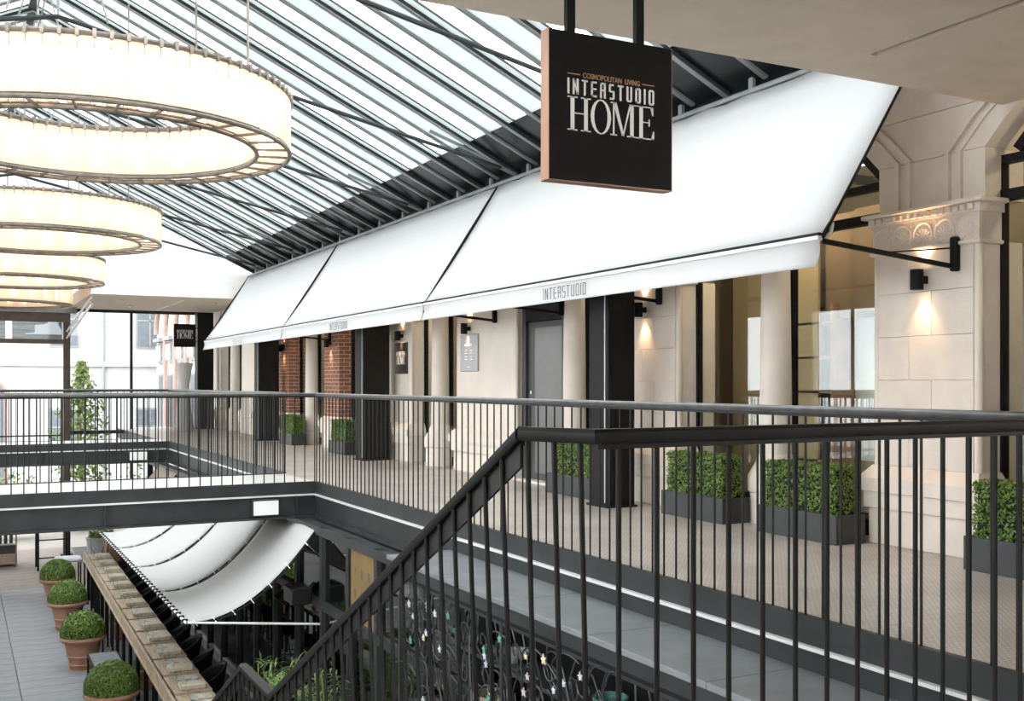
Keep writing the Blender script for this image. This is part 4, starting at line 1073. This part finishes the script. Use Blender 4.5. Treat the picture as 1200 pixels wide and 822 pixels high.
for i in range(15):
    yy = 11.75+i*.90; xx = pX(yy, 2.51, 2.73)
    ztop = LZ+.995
    put(dt, (xx, yy, LZ), 'narrow weathered wood table set for dining behind the timber parapet')
    put(pt, (xx+.03, yy+.16, ztop), 'grey stoneware plate with folded napkin on a narrow wood table')
    put(gt, (xx-.14, yy+.30, ztop), 'wine glass beside a plate on a narrow wood table')
    put(gt, (xx-.12, yy-.06, ztop), 'wine glass beside a plate on a narrow wood table')
    put(bt, (xx+.02, yy-.24, ztop), 'pale linen cushion block lying on a narrow wood table')
    if i > 0: put(ct, (xx+.45, yy+.1, LZ), 'black shell chair drawn up to a narrow wood table', rng.uniform(-.35, .35))
# topiary pots
def dome_pn(rg):
    u = rg.uniform(-.25, 1); a = rg.uniform(0, 2*math.pi); r = math.sqrt(max(0, 1-u*u)); n = (r*math.cos(a), r*math.sin(a), u)
    return (n[0]*.335, n[1]*.335, .60+n[2]*.33), n
def topiary():
    o = thing('topiary_pot', '', 'potted plant', (0, 0, 0), group='clipped box balls in terracotta pots')
    p = part('pot', MB().lathe([(0, 0), (.20, 0), (.205, .06), (.225, .07), (.225, .09), (.215, .10), (.235, .20), (.255, .21), (.255, .23), (.245, .24), (.285, .44), (.30, .45), (.345, .47), (.365, .50), (.36, .53), (.33, .54), (.30, .52), (.28, .48), (0, .48)], 28), 'terra', o, False, True)
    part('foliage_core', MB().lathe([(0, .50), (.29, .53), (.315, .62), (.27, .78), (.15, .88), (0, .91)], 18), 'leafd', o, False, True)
    part('leaves', leaf_shell(dome_pn, 6500, .034, 9), 'leaf', o, False, kind='stuff')
    return o
tp0 = topiary()
TP = [(1.85, 15.3, 'clipped box ball in a terracotta pot at the stair end of the pot row', 1.), (1.84, 18.9, 'clipped box ball in a terracotta pot between the two low black tables', 1.), (1.87, 22.0, 'clipped box ball in a terracotta pot beyond the low black tables', 1.), (1.90, 24.7, 'clipped box ball in a darker terracotta pot at the far end of the row', 1.),
      (pX(17.15, 2.51, 2.73)+.02, 17.15, 'small clipped box ball in a pot under a dining table by the stairs end', .62), (pX(20.75, 2.51, 2.73)+.02, 20.75, 'small clipped box ball in a pot under a dining table farther along the parapet', .62)]
for i, (x, y_, lab, sc) in enumerate(TP):
    o = tp0 if i == 0 else copy_tree(tp0)
    o.location = (x, y_, LZ); o['label'] = lab; o.scale = (sc, sc, sc)
# low black tables between the pots
def low_table():
    t = thing('low_table', '', 'table', (0, 0, 0), group='low black frame tables between the pots')
    for i in range(3): part('top_board', MB().box(-.205, .205, -.78+i*.52+.004, -.78+(i+1)*.52-.004, .43, .45, .004), 'ledge', t, False)
    fr_ = MB().box(-.225, -.205, -.80, .80, .41, .452).box(.205, .225, -.80, .80, .41, .452).box(-.205, .205, -.80, -.78, .41, .452).box(-.205, .205, .78, .80, .41, .452)
    part('frame', fr_, 'black', t, False)
    for sx in (-.21, .21):
        for sy_ in (-.785, .785): part('leg', MB().box(sx-.014, sx+.014, sy_-.014, sy_+.014, 0, .41), 'black', t, False)
    return t
lo0 = low_table()
for i, (x, y_, lab) in enumerate(((2.03, 17.15, 'low black table with grey top between the two nearest clipped balls'), (2.03, 20.5, 'low black table with grey top between the middle pots'), (1.94, 13.6, 'low black table with grey top at the stair end of the pots'))):
    o = lo0 if i == 0 else copy_tree(lo0)
    o.location = (x, y_, LZ); o['label'] = lab
# far terrace furniture
tb = thing('bistro_table', 'tall dark-framed wooden table standing by the brown column', 'table', (2.1, 29.4, LZ))
part('top', MB().box(1.75, 2.55, 29.1, 29.9, LZ+1.02, LZ+1.07, .006), 'wood_r', tb)
for x in (1.79, 2.51):
    for y_ in (29.14, 29.86): part('leg', MB().box(x-.025, x+.025, y_-.025, y_+.025, LZ, LZ+1.02), 'black', tb)
part('foot_rail', MB().box(1.79, 2.51, 29.13, 29.15, LZ+.3, LZ+.33), 'black', tb); part('foot_rail', MB().box(1.79, 2.51, 29.13, 29.15, LZ+.75, LZ+.78), 'black', tb)
cr_ = thing('crate_rack', 'wooden rack of dark bottles at the far terrace edge', 'rack', (.9, 30.4, LZ))
part('base', MB().box(.35, 1.35, 30.2, 30.7, LZ+.05, LZ+.32, .01), 'wood', cr_); part('middle', MB().box(.35, 1.35, 30.25, 30.7, LZ+.32, LZ+.55), 'dfloor', cr_)
part('top_shelf', MB().box(.33, 1.38, 30.18, 30.7, LZ+1.0, LZ+1.04), 'wood_r', cr_); part('shelf', MB().box(.35, 1.36, 30.18, 30.7, LZ+.55, LZ+.58), 'plateware', cr_)
for x in (.36, 1.34): part('upright', MB().box(x-.02, x+.02, 30.2, 30.24, LZ, LZ+1.0), 'wood_r', cr_)
bt0 = None
for i in range(7):
    for j in range(2):
        b = thing('bottle', 'dark glass bottle standing in the wooden rack', 'bottle', (.45+i*.13, 30.35+j*.16, LZ+.58), group='bottles in the rack')
        part('body', MB().lathe([(0, 0), (.04, 0), (.04, .2), (.018, .26)], 10), 'iron', b, False, True); part('neck', MB().lathe([(.018, .26), (.015, .32), (0, .32)], 8), 'plateware', b, False, True)
cp = thing('concrete_planter', 'tall grey concrete planter with a leafy top by the bark trunk', 'planter', (2.98, 26.6, LZ))
part('tub', MB().lathe([(0, 0), (.20, 0), (.32, 1.05), (.34, 1.1), (.29, 1.1), (0, 1.0)], 20, (2.98, 26.6, LZ)), 'concrete', cp, smooth=True)
part('foliage', leaf_shell(lambda rg: ((2.98+rg.uniform(-.25, .25), 26.6+rg.uniform(-.25, .25), LZ+1.1+rg.uniform(0, .16)), (0, 0, 1)), 500, .07, 5), 'leaf', cp, kind='stuff')
tk = thing('bark_trunk', 'brown split tree trunk standing under the end of the sails', 'trunk', (3.05, 24.9, LZ))
mb = MB(); nn = 14
mb.tube([(3.05, 25.0, LZ), (3.05, 25.0, LZ+.5), (3.08, 25.0, LZ+1.0), (3.06, 25.0, LZ+1.35)], [.30, .27, .24, .10], 14)
mb.v = [(p[0]+rng.uniform(-.03, .03), p[1]+rng.uniform(-.03, .03), p[2]) for p in mb.v]
part('bark', mb, 'bark', tk); part('split_edge', MB().beam((2.80, 24.85, LZ+.1), (2.90, 24.85, LZ+1.25), .04, .05), 'wood_r', tk)
fc = thing('folding_chair', 'low chair draped with a white cloth behind the farthest clipped ball', 'chair', (2.25, 26.4, LZ))
part('cloth', MB().box(1.98, 2.55, 26.15, 26.75, LZ+.62, LZ+.70, .03), 'cushion', fc); part('cloth_drape', MB().box(1.95, 1.99, 26.2, 26.6, LZ+.45, LZ+.66, .01), 'cushion', fc)
for x in (2.03, 2.5):
    for y_ in (26.2, 26.7): part('leg', MB().box(x-.015, x+.015, y_-.015, y_+.015, LZ, LZ+.62), 'black', fc)
# speaker and spotlight under the walkway
sk = thing('loudspeaker', 'black loudspeaker fixed to the facade rail behind the sail', 'loudspeaker', (3.72, 12.9, -1.33))
part('cabinet', MB().box(3.62, 3.86, 12.75, 13.15, -1.42, -1.20, .02), 'black', sk); part('grille', MB().box(3.61, 3.625, 12.78, 13.12, -1.40, -1.22, .003), 'iron', sk); part('bracket', MB().box(3.84, 3.92, 12.92, 12.98, -1.38, -1.30), 'iron', sk)
spx = thing('spotlight', 'black spotlight tilted below the facade rail next to the loudspeaker', 'spotlight', (3.74, 13.45, -1.45))
part('head', MB().tube([(3.80, 13.45, -1.32), (3.70, 13.45, -1.42), (3.64, 13.45, -1.48)], [.05, .085, .10], 14), 'black', spx, smooth=True); part('yoke', MB().tube([(3.90, 13.45, -1.36), (3.80, 13.45, -1.28), (3.76, 13.45, -1.36)], .014, 6), 'black', spx, smooth=True)
# bamboo planter at the foot of the facade
bp_ = thing('bamboo_planter', 'light green bamboo in a black planter at the foot of the stairs', 'potted plant', (3.35, 11.6, LZ))
part('planter', MB().box(2.95, 3.75, 10.9, 12.2, LZ, LZ+.75, .01), 'black', bp_)
bl = MB(); rg = random.Random(4)
for _ in range(900):
    p = Vector((rg.uniform(2.95, 3.75), rg.uniform(10.9, 12.2), LZ+.8+rg.uniform(0, .72)**1.0)); d = Vector((rg.uniform(-1, 1), rg.uniform(-1, 1), rg.uniform(-.2, 1))).normalized(); L = rg.uniform(.12, .26); w = d.cross(Vector((0, 0, 1))).normalized()*.011
    bl.add([p-w*.3, p+d*L*.5-w, p+d*L+Vector((0, 0, -.04)), p+d*L*.5+w], [(0, 1, 2, 3)])
part('bamboo_leaves', bl, 'leaf_l', bp_, kind='stuff')
for k in range(7):
    xx, yy = rg.uniform(3.0, 3.7), rg.uniform(11, 12.1); part('cane', MB().tube([(xx, yy, LZ+.7), (xx+rg.uniform(-.1, .1), yy+rg.uniform(-.1, .1), LZ+1.55)], .009, 5), 'leaf_l', bp_)

# ================================================================== VINE GRILLE below the ledge
vg = thing('vine_grille', 'wrought iron vine grille with small enamel leaves below the slate ledge', 'grille', (3.64, 7, -1.7))
GX = 3.64; rg = random.Random(21)
part('top_bar', MB().box(GX-.015, GX+.015, 3.2, 9.25, -.52, -.49), 'iron', vg); part('bottom_bar', MB().box(GX-.015, GX+.015, 3.2, 9.25, -1.78, -1.75), 'iron', vg)
for yy in (3.2, 5.1, 7.15, 9.23): part('grille_post', MB().box(GX-.02, GX+.02, yy-.02, yy+.02, -3.3, -.49), 'iron', vg)
def spiral(cy, cz, r, a0, turns, sgn, tail):
    pts = []
    for i in range(26):
        t = i/25; rr = r*(.18+.82*t); a = a0+sgn*turns*2*math.pi*t; pts.append(Vector((GX+.006*math.sin(9*t), cy+rr*math.cos(a), cz+rr*math.sin(a))))
    e = pts[-1]; d = (pts[-1]-pts[-2]).normalized()
    for k in range(1, 9):
        d = (d+Vector((0, .02*tail, -.05 if k < 6 else .0))).normalized(); pts.append(e+d*.05*k+Vector((0, .012*tail*k, -.006*k*k*.5)))
    return pts
yy = 3.4
LEAFM = ['turq', 'yell', 'pink', 'silv', 'turq', 'silv']
def vine_leaf(p, s, m):
    mb = MB(); pts = []
    for i in range(10):
        a = 2*math.pi*i/10+rg.uniform(0, .3); r = s*(1. if i % 2 == 0 else .45); pts.append((p[1]+r*math.cos(a), p[2]+r*math.sin(a)))
    mb.prism(pts, lambda a, b: (p[0]-.004, a, b), lambda a, b: (p[0]+.004, a, b)); part('leaf', mb, m, vg)
while yy < 9.1:
    for z in (-.72, -.98, -1.26, -1.52):
        if rg.random() < .12: continue
        cy, cz_ = yy+rg.uniform(-.05, .05), z+rg.uniform(-.05, .05)
        part('scroll', MB().tube(spiral(cy, cz_, rg.uniform(.09, .15), rg.uniform(0, 6.3), rg.uniform(.9, 1.3), rg.choice((-1, 1)), rg.choice((-1, 1))), .0065, 5), 'iron', vg, smooth=True)
        if rg.random() < .72: vine_leaf((GX-.02, cy+rg.uniform(-.1, .1), cz_+rg.uniform(-.1, .1)), rg.uniform(.028, .042), rg.choice(LEAFM))
    part('vine_stem', MB().tube([(GX+.012, yy+.06*math.sin(q*1.7+yy*3), -.52-q*.155) for q in range(9)], .007, 5), 'iron', vg, smooth=True)
    yy += .17
# goods on a shelf behind the grille
gs = thing('display_shelf', 'dark shelf with garden pots behind the vine grille', 'shelf', (4.0, 6, -1.62))
part('board', MB().box(3.72, 4.25, 3.2, 9.2, -1.66, -1.62), 'dfloor', gs); part('upper_board', MB().box(3.9, 4.25, 3.2, 9.2, -1.02, -.99), 'dfloor', gs)
for i, (yy, m, lab, sc) in enumerate(((6.9, 'terra', 'large terracotta pot on the shelf behind the vine grille', 1.25), (5.6, 'terra', 'terracotta pot on the shelf behind the vine grille post', 1.0), (8.0, 'linen', 'pale clay pot on the shelf behind the vine grille', .9), (4.7, 'terra', 'terracotta pot at the landing end of the grille shelf', 1.15))):
    o = thing('clay_pot', lab, 'pot', (3.98, yy, -1.62))
    part('body', MB().lathe([(0, 0), (.12*sc, 0), (.17*sc, .30*sc), (.19*sc, .31*sc), (.19*sc, .36*sc), (.165*sc, .36*sc), (.15*sc, .30*sc), (0, .28*sc)], 20, (3.98, yy, -1.62)), m, o, smooth=True)
    part('soil', MB().lathe([(0, .30*sc), (.15*sc, .30*sc)], 16, (3.98, yy, -1.62)), 'bark', o)
for i, (yy, m, lab) in enumerate(((8.75, 'turq', 'teal enamel bowl on the upper board by the grille end'), (7.75, 'plateware', 'grey-green bowl on the upper board behind the grille'), (6.3, 'turq', 'teal enamel bowl on the upper board behind the middle grille post'), (5.3, 'copper', 'copper bowl on the upper board behind the grille'))):
    o = thing('bowl', lab, 'bowl', (4.05, yy, -.99))
    part('dish', MB().lathe([(0, 0), (.05, 0), (.12, .07), (.13, .10), (.12, .10), (.105, .07), (.045, .015), (0, .015)], 20, (4.05, yy, -.99)), m, o, smooth=True); part('foot', MB().lathe([(.03, -.0), (.045, .012), (.03, .015)], 12, (4.05, yy, -.99)), m, o, smooth=True)

# ================================================================== STREET outside
sd = thing('ground', 'pale street paving outside the far glazing', 'street', (5, 50, LZ), kind='structure')
part('paving', MB().box(-60, 60, 33, 110, LZ-.2, LZ-.02), 'street', sd); part('paving', MB().box(-60, -4.9, -50, 33, LZ-.2, LZ-.02), 'street', sd); part('paving', MB().box(-4.9, 60, -50, -4.3, LZ-.2, LZ-.02), 'street', sd)
def facade_window(root, x, y0, axis, w, h, z, m='facade_win'):
    f_ = MB()
    if axis == 'x': fr_ = MB().box(x-w/2-.08, x+w/2+.08, y0-.06, y0+.05, z-.08, z+h+.08); pn = MB().box(x-w/2, x+w/2, y0-.08, y0-.06, z, z+h)
    else: fr_ = MB().box(y0-.06, y0+.05, x-w/2-.08, x+w/2+.08, z-.08, z+h+.08); pn = MB().box(y0-.08, y0-.06, x-w/2, x+w/2, z, z+h)
    f_ = part('window', fr_, 'facade_f', root)
    part('pane', pn, m, f_)
    if axis == 'x':
        part('glazing_bar', MB().box(x-.03, x+.03, y0-.10, y0-.08, z, z+h), 'facade_f', f_); part('glazing_bar', MB().box(x-w/2, x+w/2, y0-.10, y0-.08, z+h*.6, z+h*.6+.06), 'facade_f', f_)
    return f_
b1_ = thing('building', 'overexposed white street building with an arched doorway opposite the far glazing', 'building', (3, 47, LZ))
part('wall', MB().box(-14, 8.6, 47, 52, LZ, 12), 'facade_w', b1_)
for x in (-4.5, .2, 3.85, 7.2): facade_window(b1_, x, 47, 'x', 1.0, 1.75, 2.85)
for x in (-4.5, 3.85, 7.2): facade_window(b1_, x, 47, 'x', 1.0, 1.8, -1.6)
ad_ = MB(); pts = [(.55, LZ), (1.75, LZ), (1.75, .9)]+[(1.15+.6*math.cos(R(a)), .9+.6*math.sin(R(a))) for a in range(15, 180, 15)]+[(.55, .9)]
ad_.prism(pts, lambda a, b: (a, 46.9, b), lambda a, b: (a, 46.97, b)); dd_ = part('arched_door', ad_, 'facade_r', b1_)
pts2 = [(.65, LZ), (1.65, LZ), (1.65, .9)]+[(1.15+.5*math.cos(R(a)), .9+.5*math.sin(R(a))) for a in range(15, 180, 15)]+[(.65, .9)]
part('door_glazing', MB().prism(pts2, lambda a, b: (a, 46.86, b), lambda a, b: (a, 46.9, b)), 'facade_win', dd_)
part('string_course', MB().box(-14, 8.6, 46.85, 47, 2.0, 2.2), 'facade_w', b1_); part('downpipe', MB().tube([(5.35, 46.9, LZ), (5.35, 46.9, 8)], .06, 8), 'facade_f', b1_, smooth=True)
b2_ = thing('building', 'pale street building with red brick pilasters beside the far glazing', 'building', (7.4, 42, LZ))
part('wall', MB().box(7.3, 12, 33.6, 45.8, LZ, 9), 'facade_w', b2_)
for k in range(5):
    yy = 34.6+k*2.2
    part('pilaster', MB().box(7.18, 7.3, yy-.18, yy+.18, LZ, 5), 'facade_r', b2_)
    facade_window(b2_, yy+1.1, 7.3, 'y', .85, 2.0, -.4)
    pn_ = part('window_panel', MB().box(7.22, 7.3, yy+.5, yy+1.7, 2.1, 2.9), 'facade_f', b2_)
    for q in range(3): part('baluster', MB().lathe([(.04, 0), (.07, .2), (.04, .4), (.06, .6)], 8, (7.16, yy+.75+q*.35, 2.2)), 'facade_w', pn_, smooth=True)
    part('hood', MB().box(7.05, 7.3, yy+.35, yy+1.85, 2.95, 3.1), 'facade_f', b2_)
    arch = MB().tube([(7.22, yy+1.1+1.0*math.cos(R(a)), 3.3+1.0*math.sin(R(a))) for a in range(0, 181, 15)], .09, 6); part('brick_arch', arch, 'facade_r', b2_)
tr = thing('street_tree', 'slender light green street tree outside the far glazing', 'tree', (3.55, 36.5, LZ))
part('trunk', MB().tube([(3.55, 36.5, LZ), (3.5, 36.5, -1.5), (3.45, 36.5, 1.2)], [.07, .05, .02], 8), 'bark', tr, smooth=True)
def crown(rg):
    a = rg.uniform(0, 2*math.pi); z = rg.uniform(-2.9, 2.0); r = (.95 if z < 0 else .95*(1-z/2.3))*math.sqrt(rg.random())*rg.uniform(.6, 1.1)
    return (3.5+r*math.cos(a), 36.5+r*math.sin(a), z), (math.cos(a), math.sin(a), .3)
part('crown', leaf_shell(crown, 2600, .13, 8), 'treeleaf', tr, kind='stuff')
for k, (x, y_) in enumerate(((5.3, 35.0), (1.3, 35.6))):
    sh = thing('street_shrub', ['leafy shrub outside the far glazing below the brick facade', 'leafy shrub outside the far glazing beside the slender tree'][k], 'shrub', (x, y_, LZ))
    part('stems', MB().tube([(x, y_, LZ), (x, y_, LZ+1.2)], .03, 6), 'bark', sh)
    part('foliage', leaf_shell(lambda rg: ((x+rg.gauss(0, .45), y_+rg.gauss(0, .4), LZ+.4+abs(rg.gauss(.6, .5))), (0, 0, 1)), 900, .13, 12+k), 'treeleaf', sh, kind='stuff')
vs_ = thing('tall_vase', 'tall pale waisted vase standing on the far end of the walkway', 'vase', (5.55, 30.3, 0))
part('body', MB().lathe([(0, 0), (.26, 0), (.25, .1), (.15, .9), (.13, 1.2), (.19, 1.6), (.24, 1.85), (.21, 1.85), (.11, 1.25), (0, 1.2)], 22, (5.55, 30.3, 0)), 'facade_w', vs_, smooth=True)
part('rim', MB().tube([(5.55+.225*math.cos(R(a)), 30.3+.225*math.sin(R(a)), 1.85) for a in range(0, 360, 20)], .014, 6, True), 'facade_w', vs_, smooth=True)
